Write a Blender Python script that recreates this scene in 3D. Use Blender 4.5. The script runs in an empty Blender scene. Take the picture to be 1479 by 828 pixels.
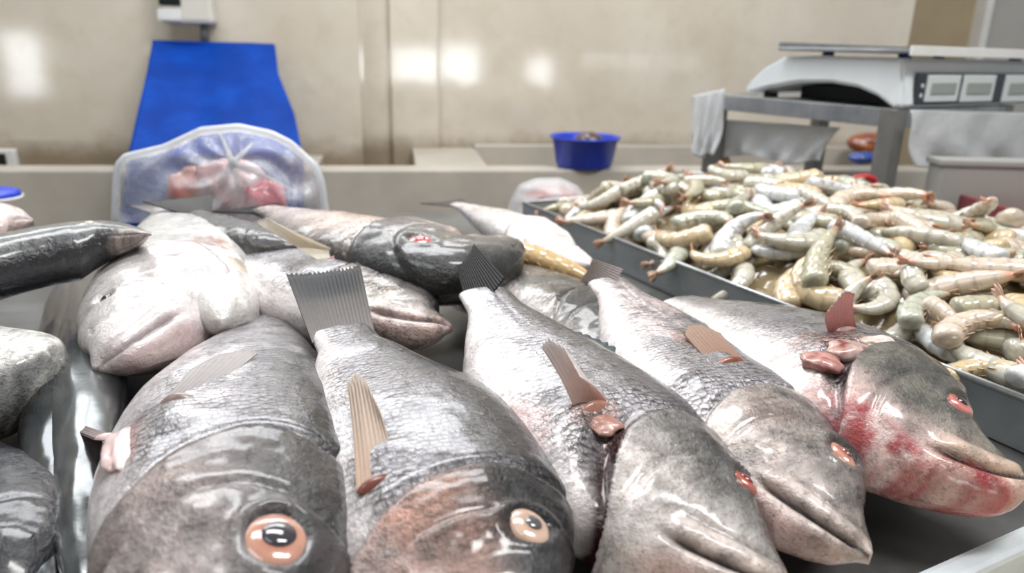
import bpy, bmesh, math, random
import numpy as np
from mathutils import Vector, Matrix

# ------------------------------------------------------------------ camera, light, exposure
SC = bpy.context.scene
COL = SC.collection
F_PX, CX, CY = 1068.0, 739.5, 414.0
CAM_H = 0.30
PITCH = math.atan((414 - 70) / F_PX)
ROLL = math.radians(1.4)
_fw = np.array([0, math.cos(PITCH), -math.sin(PITCH)])
_u0 = np.array([0, math.sin(PITCH), math.cos(PITCH)])
_x0 = np.array([1.0, 0, 0])
_rt = math.cos(ROLL) * _x0 + math.sin(ROLL) * _u0
_up = -math.sin(ROLL) * _x0 + math.cos(ROLL) * _u0
cam_d = bpy.data.cameras.new('camera')
cam = bpy.data.objects.new('camera', cam_d)
COL.objects.link(cam)
cam_d.sensor_width = 36.0
cam_d.lens = 36.0 * F_PX / 1479.0
cam_d.clip_start = 0.01
cam.matrix_world = Matrix(((_rt[0], _up[0], -_fw[0], 0), (_rt[1], _up[1], -_fw[1], 0),
                           (_rt[2], _up[2], -_fw[2], CAM_H), (0, 0, 0, 1)))
cam_d.dof.use_dof = True
cam_d.dof.focus_distance = 0.52
cam_d.dof.aperture_fstop = 6.3
SC.camera = cam
SC.view_settings.view_transform = 'Standard'
SC.view_settings.look = 'None'
SC.view_settings.gamma = 1.0
SC.view_settings.use_curve_mapping = False
SC.view_settings.exposure = 0.0

world = bpy.data.worlds.new('daylight'); SC.world = world
world.use_nodes = True
world.node_tree.nodes['Background'].inputs[0].default_value = (0.93, 0.97, 1.0, 1)
world.node_tree.nodes['Background'].inputs[1].default_value = 0.32

def area_light(name, loc, target, sx, sy, power, col=(1, 1, 1)):
    l = bpy.data.lights.new(name, 'AREA'); l.shape = 'RECTANGLE'; l.size = sx; l.size_y = sy
    l.energy = power; l.color = col
    o = bpy.data.objects.new(name, l); COL.objects.link(o); o.location = loc
    o.rotation_euler = (Vector(target) - Vector(loc)).to_track_quat('-Z', 'Y').to_euler()
    return o
area_light('overhead_area_light', (-0.35, 1.55, 2.05), (-0.3, 1.2, 0), 1.6, 0.5, 42, (0.975, 0.985, 1.0))
area_light('overhead_area_light', (1.0, 0.45, 2.1), (0.8, 1.2, 0), 1.2, 0.3, 42, (1, 0.99, 0.97))  # added lamp, placed to brighten the front of sheets and shrimp
area_light('overhead_area_light', (-0.9, -0.2, 2.2), (-0.2, 0.6, 0), 1.5, 0.4, 9, (0.97, 0.99, 1))  # added fill lamp from behind the camera

def ray(px, py):
    a, b = px - CX, CY - py
    return _fw + _rt * (a / F_PX) + _up * (b / F_PX)
def P(px, py, z):                        # photograph pixel -> point on the level plane z
    d = ray(px, py); return np.array([0, 0, CAM_H]) + d * ((z - CAM_H) / d[2])
def PY(px, py, y):                       # photograph pixel -> point on the upright plane y
    d = ray(px, py); return np.array([0, 0, CAM_H]) + d * (y / d[1])
def PW(px, py, p0, n):                   # photograph pixel -> point on any plane
    d = ray(px, py); c = np.array([0, 0, CAM_H]); n = np.array(n, float)
    return c + d * (np.dot(np.array(p0) - c, n) / np.dot(d, n))

rng = np.random.default_rng(7)
random.seed(7)

# ------------------------------------------------------------------ helpers
def lin(c):
    f = lambda v: v / 12.92 if v <= 0.04045 else ((v + 0.055) / 1.055) ** 2.4
    return tuple(f(v / 255.0) for v in c)
def L4(c): return (*lin(c), 1.0)

def thing(name, label, cat, loc=(0, 0, 0), group=None):
    o = bpy.data.objects.new(name, None); COL.objects.link(o)
    o.location = Vector([float(v) for v in loc]); o.empty_display_size = 0.02
    o['label'] = label; o['category'] = cat
    if group: o['group'] = group
    return o
def tag(o, label, cat, group=None):
    o['label'] = label; o['category'] = cat
    if group: o['group'] = group
    return o
def struct(o, label=None):
    o['kind'] = 'structure'
    if label: o['label'] = label
    return o

def mesh_obj(name, V, Fc, mat, parent=None, smooth=True, uv=None, col=None, attrs=None):
    """one mesh object from arrays given in WORLD coordinates"""
    V = np.asarray(V, float)
    off = np.array(parent_world(parent)) if parent is not None else V.mean(0) * 0
    me = bpy.data.meshes.new(name)
    me.from_pydata((V - off).tolist(), [], [tuple(int(i) for i in f) for f in Fc])
    if smooth: me.shade_smooth()
    if col is not None:
        a = me.color_attributes.new('col', 'FLOAT_COLOR', 'POINT')
        c4 = np.ones((len(V), 4), np.float32); c4[:, :3] = col
        a.data.foreach_set('color', c4.ravel())
    for k, v in (attrs or {}).items():
        a = me.attributes.new(k, 'FLOAT', 'POINT'); a.data.foreach_set('value', np.asarray(v, np.float32))
    if uv is not None:
        a = me.attributes.new('side', 'FLOAT_VECTOR', 'POINT')
        u3 = np.zeros((len(V), 3), np.float32); u3[:, :2] = uv
        a.data.foreach_set('vector', u3.ravel())
    me.materials.append(mat); me.update()
    o = bpy.data.objects.new(name, me); COL.objects.link(o)
    if parent is not None: o.parent = parent
    return o
def parent_world(p):
    v = np.zeros(3)
    while p is not None:
        v += np.array(p.location); p = p.parent
    return v

def grid_faces(nu, nv, wrap_v=False, flip=False):
    f = []
    nvv = nv if wrap_v else nv - 1
    for i in range(nu - 1):
        for j in range(nvv):
            a, b = i * nv + j, i * nv + (j + 1) % nv
            c, d = (i + 1) * nv + (j + 1) % nv, (i + 1) * nv + j
            f.append((a, d, c, b) if flip else (a, b, c, d))
    return f

def box_data(c, s, rot=None, bev=0.0):
    bm = bmesh.new(); bmesh.ops.create_cube(bm, size=1.0)
    bmesh.ops.scale(bm, vec=s, verts=bm.verts)
    if bev > 0:
        bmesh.ops.bevel(bm, geom=list(bm.edges), offset=bev, segments=2, affect='EDGES', profile=0.6)
    V = np.array([v.co[:] for v in bm.verts]); Fc = [[v.index for v in f.verts] for f in bm.faces]
    bm.verts.index_update(); bm.free()
    if rot is not None: V = V @ np.array(rot).T
    return V + np.array(c), Fc
def join(parts):
    Vs, Fs, n = [], [], 0
    for V, Fc in parts:
        Vs.append(np.asarray(V)); Fs += [[i + n for i in f] for f in Fc]; n += len(V)
    return np.vstack(Vs), Fs
def box(name, c, s, mat, parent=None, rot=None, bev=0.0):
    V, Fc = box_data(c, s, rot, bev)
    return mesh_obj(name, V, Fc, mat, parent, smooth=False)
def rotz(a): return np.array([[math.cos(a), -math.sin(a), 0], [math.sin(a), math.cos(a), 0], [0, 0, 1]])
def tube_data(pts, r, n=12, caps=True):
    pts = np.asarray(pts, float); r = np.broadcast_to(np.asarray(r, float), (len(pts),))
    T = np.gradient(pts, axis=0); T /= np.linalg.norm(T, axis=1)[:, None]
    ref = np.eye(3)[int(np.argmin(np.abs(T).max(0)))]
    V = []
    for p, t, rr in zip(pts, T, r):
        a = np.cross(t, ref); a /= np.linalg.norm(a); b = np.cross(t, a)
        for k in range(n):
            th = 2 * math.pi * k / n
            V.append(p + rr * (a * math.cos(th) + b * math.sin(th)))
    Fc = grid_faces(len(pts), n, True, True)
    if caps:
        Fc.append(list(range(n))); Fc.append(list(range((len(pts) - 1) * n, len(pts) * n))[::-1])
    return np.array(V), Fc
def lathe_data(prof, c, n=40):
    V = []
    for r, z in prof:
        for k in range(n):
            th = 2 * math.pi * k / n; V.append((c[0] + r * math.cos(th), c[1] + r * math.sin(th), c[2] + z))
    return np.array(V), grid_faces(len(prof), n, True)
def sm(a, b, x):
    t = np.clip((np.asarray(x, float) - a) / (b - a), 0, 1); return t * t * (3 - 2 * t)
def gs(x, s): return np.exp(-(np.asarray(x, float) / s) ** 2)
def catmull(pts, m):
    """smooth curve through pts sampled at m equal arc steps (returns points)"""
    p = np.asarray(pts, float)
    q = np.vstack([2 * p[0] - p[1], p, 2 * p[-1] - p[-2]])
    out = []
    for i in range(1, len(q) - 2):
        for t in np.linspace(0, 1, 60, endpoint=False):
            a, b, c, d = q[i - 1], q[i], q[i + 1], q[i + 2]
            out.append(.5 * ((2 * b) + (-a + c) * t + (2 * a - 5 * b + 4 * c - d) * t * t + (-a + 3 * b - 3 * c + d) * t ** 3))
    out.append(p[-1]); out = np.array(out)
    s = np.concatenate([[0], np.cumsum(np.linalg.norm(np.diff(out, axis=0), axis=1))])
    return out, s
def sample(curve, s, at):
    return np.stack([np.interp(at, s, curve[:, k]) for k in range(3)], 1)
def vnoise(x, y, seed=0, oct=3):
    """cheap smooth value noise for sculpting"""
    tot = 0; amp = 1.0; x = np.asarray(x, float); y = np.asarray(y, float)
    for o in range(oct):
        def h(i, j): 
            n = np.sin(i * 127.1 + j * 311.7 + seed * 74.7 + o * 19.3) * 43758.5453
            return n - np.floor(n)
        xi, yi = np.floor(x), np.floor(y); fx, fy = x - xi, y - yi
        fx = fx * fx * (3 - 2 * fx); fy = fy * fy * (3 - 2 * fy)
        v = (h(xi, yi) * (1 - fx) + h(xi + 1, yi) * fx) * (1 - fy) + (h(xi, yi + 1) * (1 - fx) + h(xi + 1, yi + 1) * fx) * fy
        tot = tot + amp * (v - .5); amp *= .5; x = x * 2.03; y = y * 2.03
    return tot

# ------------------------------------------------------------------ materials
class NT:
    def __init__(s, name):
        s.m = bpy.data.materials.new(name); s.m.use_nodes = True
        s.t = s.m.node_tree; s.b = s.t.nodes['Principled BSDF']; s.out = s.t.nodes['Material Output']
    def n(s, typ, **kw):
        x = s.t.nodes.new(typ)
        for k, v in kw.items():
            if k.startswith('i_'):
                key = k[2:]; key = int(key) if key.isdigit() else key.replace('_', ' ')
                x.inputs[key].default_value = v
            else: setattr(x, k, v)
        return x
    def l(s, a, b): s.t.links.new(a, b)
    def math(s, op, a, b=None, clamp=False):
        x = s.n('ShaderNodeMath', operation=op); x.use_clamp = clamp
        for i, v in enumerate((a, b)):
            if v is None: continue
            if isinstance(v, (int, float)): x.inputs[i].default_value = v
            else: s.l(v, x.inputs[i])
        return x.outputs[0]
    def rng(s, v, a, b, c=0., d=1., smooth=True):
        x = s.n('ShaderNodeMapRange', interpolation_type='SMOOTHSTEP' if smooth else 'LINEAR')
        s.l(v, x.inputs['Value'])
        for k, val in zip(('From Min', 'From Max', 'To Min', 'To Max'), (a, b, c, d)): x.inputs[k].default_value = val
        return x.outputs[0]
    def mix(s, f, a, b, blend='MIX'):
        x = s.n('ShaderNodeMix', data_type='RGBA', blend_type=blend)
        for sock, v in ((x.inputs[0], f), (x.inputs[6], a), (x.inputs[7], b)):
            if isinstance(v, (int, float, tuple)): sock.default_value = v
            else: s.l(v, sock)
        return x.outputs[2]
    def noise(s, scale, detail=3, rough=.5, vec=None, dist=0.0):
        x = s.n('ShaderNodeTexNoise', i_Scale=scale, i_Detail=detail, i_Roughness=rough, i_Distortion=dist)
        if vec is not None: s.l(vec, x.inputs['Vector'])
        return x.outputs['Fac']
    def obj(s): return s.n('ShaderNodeTexCoord').outputs['Object']
    def bump(s, h, strength=.3, dist=.001):
        x = s.n('ShaderNodeBump', i_Strength=strength, i_Distance=dist); s.l(h, x.inputs['Height'])
        s.l(x.outputs[0], s.b.inputs['Normal']); return x
    def set(s, **kw):
        for k, v in kw.items(): s.b.inputs[k.replace('_', ' ')].default_value = v
        return s

def simple(name, c, rough=.5, metal=0., noise=0., scale=20, bump=0., coat=0., bscale=60, bdist=.001):
    t = NT(name); o = t.obj()
    if noise:
        n = t.noise(scale, 4, .6, o)
        dark = tuple(v * (1 - noise) for v in lin(c)) + (1,)
        lite = tuple(min(1, v * (1 + noise)) for v in lin(c)) + (1,)
        t.l(t.mix(t.rng(n, .3, .7), dark, lite), t.b.inputs['Base Color'])
    else: t.b.inputs['Base Color'].default_value = L4(c)
    t.set(Roughness=rough, Metallic=metal, Coat_Weight=coat)
    if bump: t.bump(t.noise(bscale, 4, .6, o), bump, bdist)
    return t.m

def fish_skin():
    t = NT('wet_fish_skin')
    col = t.n('ShaderNodeAttribute', attribute_name='col').outputs['Color']
    scl = t.n('ShaderNodeAttribute', attribute_name='scl').outputs['Fac']
    head = t.n('ShaderNodeAttribute', attribute_name='head').outputs['Fac']
    side = t.n('ShaderNodeAttribute', attribute_name='side').outputs['Vector']
    o = t.obj()
    warp = t.n('ShaderNodeTexNoise', i_Scale=18., i_Detail=2.); t.l(side, warp.inputs['Vector'])
    wv = t.n('ShaderNodeVectorMath', operation='MULTIPLY_ADD'); t.l(warp.outputs['Color'], wv.inputs[0])
    wv.inputs[1].default_value = (.006, .006, 0); t.l(side, wv.inputs[2])
    mp = t.n('ShaderNodeMapping'); mp.inputs['Scale'].default_value = (215, 190, 1); t.l(wv.outputs[0], mp.inputs['Vector'])
    vo = t.n('ShaderNodeTexVoronoi', voronoi_dimensions='2D', i_Scale=1.0, i_Randomness=.75); t.l(mp.outputs[0], vo.inputs['Vector'])
    sub = t.n('ShaderNodeVectorMath', operation='SUBTRACT'); t.l(mp.outputs[0], sub.inputs[0]); t.l(vo.outputs['Position'], sub.inputs[1])
    sx = t.n('ShaderNodeSeparateXYZ'); t.l(sub.outputs[0], sx.inputs[0])
    cres = t.rng(sx.outputs['X'], -.05, .5)
    ve = t.n('ShaderNodeTexVoronoi', voronoi_dimensions='2D', feature='DISTANCE_TO_EDGE', i_Scale=1.0, i_Randomness=.75); t.l(mp.outputs[0], ve.inputs['Vector'])
    net = t.rng(ve.outputs['Distance'], .02, .2, 1., 0.)
    # uneven wear: streaks stretched along and across the body
    st = t.n('ShaderNodeMapping'); st.inputs['Scale'].default_value = (60, 190, 1); t.l(wv.outputs[0], st.inputs['Vector'])
    streak = t.noise(1.0, 4, .65, st.outputs[0])
    big = t.noise(26, 4, .6, o)
    wear = t.rng(big, .32, .66)
    dark = t.math('MULTIPLY', t.math('MULTIPLY', t.math('MAXIMUM', cres, t.math('MULTIPLY', net, .45)), scl), t.math('ADD', t.math('MULTIPLY', wear, .8), .3), True)
    c1 = t.mix(dark, col, t.mix(1.0, col, (.16, .155, .15, 1), 'MULTIPLY'))
    c2 = t.mix(t.math('MULTIPLY', t.rng(streak, .5, .72), t.math('ADD', t.math('MULTIPLY', scl, .75), .12)), c1, t.mix(1.0, c1, (.3, .28, .27, 1), 'MULTIPLY'))
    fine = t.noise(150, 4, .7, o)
    c3 = t.mix(t.math('MULTIPLY', t.rng(fine, .52, .75), .38), c2, t.mix(1.0, c2, (1.55, 1.5, 1.5, 1), 'MULTIPLY'))  # pale flecks painted into the colour as sheen
    mot = t.noise(38, 5, .7, o)
    c3 = t.mix(t.math('MULTIPLY', t.rng(mot, .5, .66), .5), c3, t.mix(1.0, c3, (.4, .38, .37, 1), 'MULTIPLY'))
    spk = t.noise(300, 4, .7, o)
    c4 = t.mix(t.math('MULTIPLY', t.rng(spk, .53, .66), t.math('MULTIPLY', head, .6)), c3, t.mix(1.0, c3, (.25, .23, .2, 1), 'MULTIPLY'))
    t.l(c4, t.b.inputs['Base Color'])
    ro = t.rng(t.noise(60, 4, .6, o), .3, .7, .2, .42)
    t.l(ro, t.b.inputs['Roughness'])
    t.l(t.math('MULTIPLY', scl, .38), t.b.inputs['Metallic'])
    t.set(Coat_Weight=.6, Coat_Roughness=.13, Specular_IOR_Level=.55)
    h1 = t.math('MULTIPLY', t.math('ADD', t.math('MULTIPLY', sx.outputs['X'], .9), t.rng(ve.outputs['Distance'], 0, .18, -.12, 0.)), scl)
    h2 = t.math('ADD', t.math('MULTIPLY', streak, .5), t.math('ADD', t.math('MULTIPLY', fine, 1.1), t.math('MULTIPLY', t.math('MULTIPLY', spk, head), .7)))
    h = t.math('ADD', h1, t.math('ADD', h2, t.math('MULTIPLY', t.noise(45, 3, .6, o), 1.5)))
    t.bump(h, .85, .0014)
    return t.m

def vcol_mat(name, rough=.3, coat=.4, noise=60, bump=.3, transl=0., bdist=.0006, var=.5, metal=0.):
    t = NT(name); o = t.obj()
    col = t.n('ShaderNodeAttribute', attribute_name='col').outputs['Color']
    n = t.noise(noise, 4, .65, o)
    c = t.mix(t.math('MULTIPLY', t.rng(n, .45, .75), var), col, t.mix(1.0, col, (.5, .46, .45, 1), 'MULTIPLY'))
    t.l(c, t.b.inputs['Base Color']); t.set(Metallic=metal, Roughness=rough, Coat_Weight=coat, Coat_Roughness=.15)
    t.bump(n, bump, bdist)
    if transl:
        tr = t.n('ShaderNodeBsdfTranslucent'); t.l(c, tr.inputs[0])
        mx = t.n('ShaderNodeMixShader'); mx.inputs[0].default_value = transl
        t.l(t.b.outputs[0], mx.inputs[1]); t.l(tr.outputs[0], mx.inputs[2]); t.l(mx.outputs[0], t.out.inputs[0])
    return t.m

M = {}
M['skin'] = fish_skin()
M['fin'] = vcol_mat('fin_membrane', .5, .12, 200, .2, .45, .0006, .2)
M['silver'] = vcol_mat('ribbon_fish_silver', .22, .6, 40, .35, 0, .0012, .4, .6)
M['flesh'] = vcol_mat('wet_flesh', .3, .4, 120, .4, 0, .0008)
M['eye'] = vcol_mat('eye_gel', .08, 1.0, 140, .05)
def glossy(name, c, rough=.06): return simple(name, c, rough, 0, 0, 20, 0, 1.0)
M['pupil'] = glossy('pupil', (30, 30, 38), .05)

def steel(name, c, rough=.3, metal=.9, stretch=(8, 220, 8), var=.12):
    t = NT(name); o = t.obj()
    mp = t.n('ShaderNodeMapping'); mp.inputs['Scale'].default_value = stretch; t.l(o, mp.inputs['Vector'])
    g = t.noise(1., 5, .7, mp.outputs[0]); blot = t.noise(9, 5, .65, o); scr = t.noise(160, 2, .5, o, 2.)
    f = t.math('ADD', t.math('MULTIPLY', g, .35), t.math('MULTIPLY', blot, .65))
    a = tuple(v * (1 - var * 2) for v in lin(c)) + (1,); b = tuple(min(1, v * (1 + var)) for v in lin(c)) + (1,)
    t.l(t.mix(t.rng(f, .3, .7), a, b), t.b.inputs['Base Color'])
    t.l(t.rng(blot, .3, .7, rough * .75, rough * 1.3), t.b.inputs['Roughness'])
    t.set(Metallic=metal); t.bump(t.math('ADD', g, t.math('MULTIPLY', scr, .5)), .12, .0006)
    return t.m
M['tray'] = steel('worn_steel_tray', (104, 104, 103), .38, .55, (14, 14, 14), .16)
M['steel'] = steel('brushed_steel', (170, 173, 175), .32, .75)
M['steel_dull'] = steel('dull_steel_tube', (136, 135, 132), .42, .5)
M['galv'] = steel('galvanised_tray', (172, 178, 180), .35, .6, (30, 30, 30), .1)

def tile_wall():
    t = NT('glossy_beige_tile'); o = t.obj()
    n = t.noise(1.6, 4, .6, o); f = t.noise(14, 4, .6, o)
    c = t.mix(t.rng(n, .35, .65), L4((206, 197, 182)), L4((218, 211, 198)))
    c = t.mix(t.math('MULTIPLY', t.rng(f, .45, .7), .25), c, L4((190, 176, 155)))
    # grime creeping up from the sink along the foot of the wall
    sp = t.n('ShaderNodeSeparateXYZ'); t.l(o, sp.inputs[0])
    edge = t.math('ADD', sp.outputs['Z'], t.math('MULTIPLY', t.noise(7, 4, .7, o), -.10))
    st = t.rng(edge, -.10, .0, .75, 0.)
    c = t.mix(st, c, L4((118, 98, 70)))
    t.l(c, t.b.inputs['Base Color'])
    t.set(Roughness=.09, IOR=1.75); t.bump(t.noise(3, 2, .5, o), .05, .01)
    return t.m
M['tile'] = tile_wall()
M['ledge'] = simple('ledge_tile', (186, 180, 170), .3, 0, .10, 5, .05)
M['grime'] = simple('stained_sink', (112, 96, 72), .55, 0, .45, 9, .2)
M['floor'] = simple('wet_floor', (120, 118, 112), .35, 0, .2, 6, .1)
M['marble'] = simple('speckled_marble', (186, 174, 152), .35, 0, .45, 45, .1)
M['white_rim'] = simple('white_enamel_rim', (205, 212, 216), .3, 0, .07, 30, .1)
M['plaster'] = simple('painted_wall', (176, 160, 132), .6, 0, .06, 4)
M['grey_panel'] = simple('grey_panel', (176, 174, 170), .5, 0, .04, 4)
M['white_paint'] = simple('white_paint', (226, 226, 224), .4, 0, .04, 10)
M['dark'] = simple('dark_rubber_and_hollow', (24, 24, 24), .6, 0, .2, 20)

# ------------------------------------------------------------------ the room
TH = math.radians(9.0)                                   # the back wall runs slightly away to the right
WD = np.array([math.cos(TH), math.sin(TH), 0]); WN = np.array([math.sin(TH), -math.cos(TH), 0])   # along / towards camera
LF = P(500, 246, -0.02)                                  # a point on the front edge of the ledge
RZ = rotz(TH)
def wall_pt(a, d, z): return LF + WD * a - WN * d + np.array([0, 0, z - LF[2]])
def wbox(name, a0, a1, d0, d1, z0, z1, mat, parent=None, bev=0.0):
    c = wall_pt((a0 + a1) / 2, (d0 + d1) / 2, (z0 + z1) / 2)
    return box(name, c, (a1 - a0, d1 - d0, z1 - z0), mat, parent, RZ, bev)
def a_of(px, py, d):                                      # wall coordinate a of a pixel seen on the plane at depth d
    p = PW(px, py, wall_pt(0, d, 0), WN); return float(np.dot(p - LF, WD)), float(p[2])
fl = box('floor', (0, 1.2, -0.87), (7, 6, .04), M['floor']); struct(fl)
DL, DR = 0.36, 0.52                                      # depth of left (nearer) and right wall behind the ledge edge
aL = a_of(520, 120, DL)[0]; aC0 = a_of(565, 120, DR - .03)[0]; aC1 = a_of(634, 120, DR - .03)[0]; aR = a_of(1312, 60, DR)[0]
struct(wbox('wall_left', -2.2, aL, DL, DL + .25, -.85, 2.3, M['tile']))
struct(wbox('wall_back', aL - .02, aR, DR, DR + .2, -.85, 2.3, M['tile']))
struct(wbox('trim_1', aC0, aC1, DR - .03, DR + .02, -.1, 2.3, M['tile'], None, .006))
# right of the corner: a tan return wall and a grey panel with a white edge
c0 = wall_pt(aR, DR, 0)
a2 = a_of(1392, 30, DR + .35)[0]
struct(wbox('wall_right', aR - .01, a2 + .05, DR + .3, DR + .5, -.85, 2.3, M['plaster']))
struct(wbox('trim_2', a2, a2 + .03, DR + .24, DR + .3, -.85, 2.3, M['white_paint']))
struct(wbox('wall_far_right', a2 + .03, a2 + 1.6, DR + .26, DR + .45, -.85, 2.3, M['grey_panel']))
# the ledge: front slab, trough behind it, a solid block between two basins
led = thing('sink_ledge', 'long beige tiled sink ledge with stained troughs along the back wall', 'ledge', wall_pt(0, 0, -.85))
wbox('front_slab', -2.2, aR - .001, 0, .09, -.85, -.02, M['ledge'], led, .006)
wbox('trough_floor', -2.2, aL, .09, DL - .001, -.85, -.085, M['grime'], led); wbox('trough_floor', aL + .001, aR - .001, .09, DR - .001, -.85, -.085, M['grime'], led)
b0 = a_of(600, 235, .1)[0]; b1 = a_of(705, 235, .1)[0]
wbox('divider_block', b0, b1, .085, DR - .005, -.1, -.024, M['ledge'], led, .004)
b2 = a_of(455, 240, .1)[0]
wbox('divider_block', b2 - .05, b2, .085, DL, -.1, -.03, M['ledge'], led, .004)
wbox('back_lip', b1, aR, DR - .05, DR - .002, -.1, -.012, M['ledge'], led, .004)
# market front behind the camera: wall with bright window openings that the glazed tiles mirror
def window(name, c, w, h):
    wroot = struct(bpy.data.objects.new(name, None)); COL.objects.link(wroot); wroot.location = c
    t = bpy.data.materials.get('daylit_pane')
    if t is None:
        tt = NT('daylit_pane'); tt.set(Emission_Color=(.93, .97, 1, 1), Emission_Strength=8.0, Base_Color=(.8, .8, .8, 1)); t = tt.m
    box('pane', c, (w, .01, h), t, wroot)
    for sx in (-1, 1): box('frame', np.array(c) + [sx * (w / 2 + .02), .01, 0], (.04, .05, h + .08), M['white_paint'], wroot)
    for sz in (-1, 1): box('frame', np.array(c) + [0, .01, sz * (h / 2 + .02)], (w + .08, .05, .04), M['white_paint'], wroot)
def mirrored(px, py, d, yb):
    p = PW(px, py, wall_pt(0, d, 0), WN); v = p - np.array([0, 0, CAM_H])
    n = WN; r = v - 2 * np.dot(v, n) * n
    return p + r * ((yb - p[1]) / r[1])
YB = -2.2
struct(box('wall_front', (0, YB - .12, .7), (9, .1, 3.2), M['plaster']))
for k, (x0, y0, x1, y1, d) in enumerate([(0, 45, 70, 135, DL), (566, 70, 632, 148, DR - .03), (638, 66, 690, 130, DR), (762, 82, 792, 145, DR)]):
    p, q = mirrored(x0, y0, d, YB), mirrored(x1, y1, d, YB)
    window('window_%d' % (k + 1), (p + q) / 2, abs(p[0] - q[0]), abs(p[2] - q[2]))

# unseen glowing window added above the picture, for sheen on the fish
hw = struct(bpy.data.objects.new('window_5', None)); COL.objects.link(hw); hw.location = wall_pt(-.35, DL - .02, 1.25)
tt = NT('sheen_pane'); tt.set(Emission_Color=(.94, .97, 1, 1), Emission_Strength=7.0, Base_Color=(.8, .8, .8, 1))
for k in range(3): wbox('pane', -1.25 + k * .62, -.67 + k * .62, DL - .012, DL - .006, 1.02, 1.55, tt.m, hw)
for k in range(4): wbox('mullion', -1.29 + k * .62, -1.25 + k * .62, DL - .05, DL - .001, .98, 1.59, M['white_paint'], hw)
for z_ in (.98, 1.55): wbox('frame', -1.29, .61, DL - .05, DL - .001, z_, z_ + .04, M['white_paint'], hw)

# counter and trays
ctr = thing('market_counter', 'speckled tiled market counter carrying the fish trays', 'counter', (0.1, .7, -.85))
CPOLY = [(-1.05, .08), (1.25, .08), (1.25, 1.40), (-.22, 1.40), (-.36, 1.24), (-1.05, 1.17)]
RA, RB = P(1318, 828, .012), P(1479, 757, .012)
ed = (RB - RA) / np.linalg.norm(RB - RA); en = np.array([-ed[1], ed[0], 0])
def slab(name, poly, z0, z1, mat, parent=None, bev=0.0):
    n = len(poly); V = [(x, y, z0) for x, y in poly] + [(x, y, z1) for x, y in poly]
    Fc = [list(range(n))[::-1], list(range(n, 2 * n))] + [[k, (k + 1) % n, n + (k + 1) % n, n + k] for k in range(n)]
    return mesh_obj(name, V, Fc, mat, parent, smooth=False)
slab('counter_top', CPOLY, -.07, -.0205, M['marble'], ctr); slab('counter_base', [(x * .97, y - .03 if y > .5 else y + .04) for x, y in CPOLY], -.85, -.0705, M['ledge'], ctr)
tray = thing('fish_tray', 'worn grey steel tray sheet with a white rim, holding the large whole fish', 'tray', (0, .6, -.02))
q0, q1 = RA - ed * .9, RA + ed * .42
slab('tray_floor', [q0[:2], q1[:2], (1.0, 1.25), (1.0, 1.385), (-.21, 1.385), (-.355, 1.225), (-1.0, 1.155), (-1.0, .2)], -.02, 0, M['tray'], tray)
cc = (q0 + q1) / 2; ang = math.atan2(ed[1], ed[0])
box('rim', (cc[0] - en[0] * .008, cc[1] - en[1] * .008, -.004), (1.32, .016, .032), M['white_rim'], tray, rotz(ang), .004)
# shrimp tray
SO = P(756, 293, .045); SE = P(1479, 575, .045)
sd = SE - SO; sd /= np.linalg.norm(sd); se = np.array([-sd[1], sd[0], 0])
SLEN, SWID = .90, .52
sang = math.atan2(sd[1], sd[0])
stray = thing('shrimp_tray', 'galvanised metal tray with low straight sides, heaped with shrimp', 'tray', (SO + sd * .4 + se * .3) * np.array([1, 1, 0]))
def sp(b, a, z): return np.array([SO[0], SO[1], 0]) + sd * b + se * a + np.array([0, 0, z])
def sbox(name, b0, b1, a0, a1, z0, z1, mat, parent, bev=.001):
    return box(name, sp((b0 + b1) / 2, (a0 + a1) / 2, (z0 + z1) / 2), (b1 - b0, a1 - a0, z1 - z0), mat, parent, rotz(sang), bev)
sbox('tray_floor', 0, SLEN, 0, SWID, .001, .004, M['galv'], stray)
sbox('side_wall', 0, SLEN, -.0015, .0015, .001, .045, M['galv'], stray)
sbox('side_wall', 0, SLEN, SWID - .0015, SWID + .0015, .001, .045, M['galv'], stray)
sbox('side_wall', -.0015, .0015, 0, SWID, .001, .045, M['galv'], stray)
sbox('side_wall', SLEN - .0015, SLEN + .0015, 0, SWID, .001, .045, M['galv'], stray)
V, Fc = tube_data([sp(SLEN, 0, .045), sp(0, 0, .045)], .003, 8); mesh_obj('rolled_rim', V, Fc, M['steel'], stray)
V, Fc = tube_data([sp(0, 0, .045), sp(0, SWID, .045)], .003, 8); mesh_obj('rolled_rim', V, Fc, M['steel'], stray)

# ------------------------------------------------------------------ fish
PX = np.array([0, .012, .035, .07, .12, .2, .3, .42, .55, .7, .82, .92, 1.0])
PT = np.array([.010, .030, .050, .073, .100, .134, .162, .172, .166, .138, .097, .058, .052]) / .172
PB = np.array([-.016, -.038, -.056, -.075, -.096, -.124, -.146, -.152, -.147, -.122, -.084, -.052, -.050]) / .152
PWD = np.array([.012, .026, .038, .052, .068, .084, .092, .090, .078, .055, .036, .021, .014]) / .092
def smooth_prof(x, ys):
    xs = np.linspace(0, 1, 400); y = np.interp(xs, PX, ys)
    k = np.hanning(25); k /= k.sum(); yp = np.pad(y, 12, mode='edge'); y2 = np.convolve(yp, k, 'valid')
    w = sm(.02, .08, xs); y2 = y * (1 - w) + y2 * w
    return np.interp(x, xs, y2)

class Fish: pass
def hue(c): return np.array(lin(c))

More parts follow.
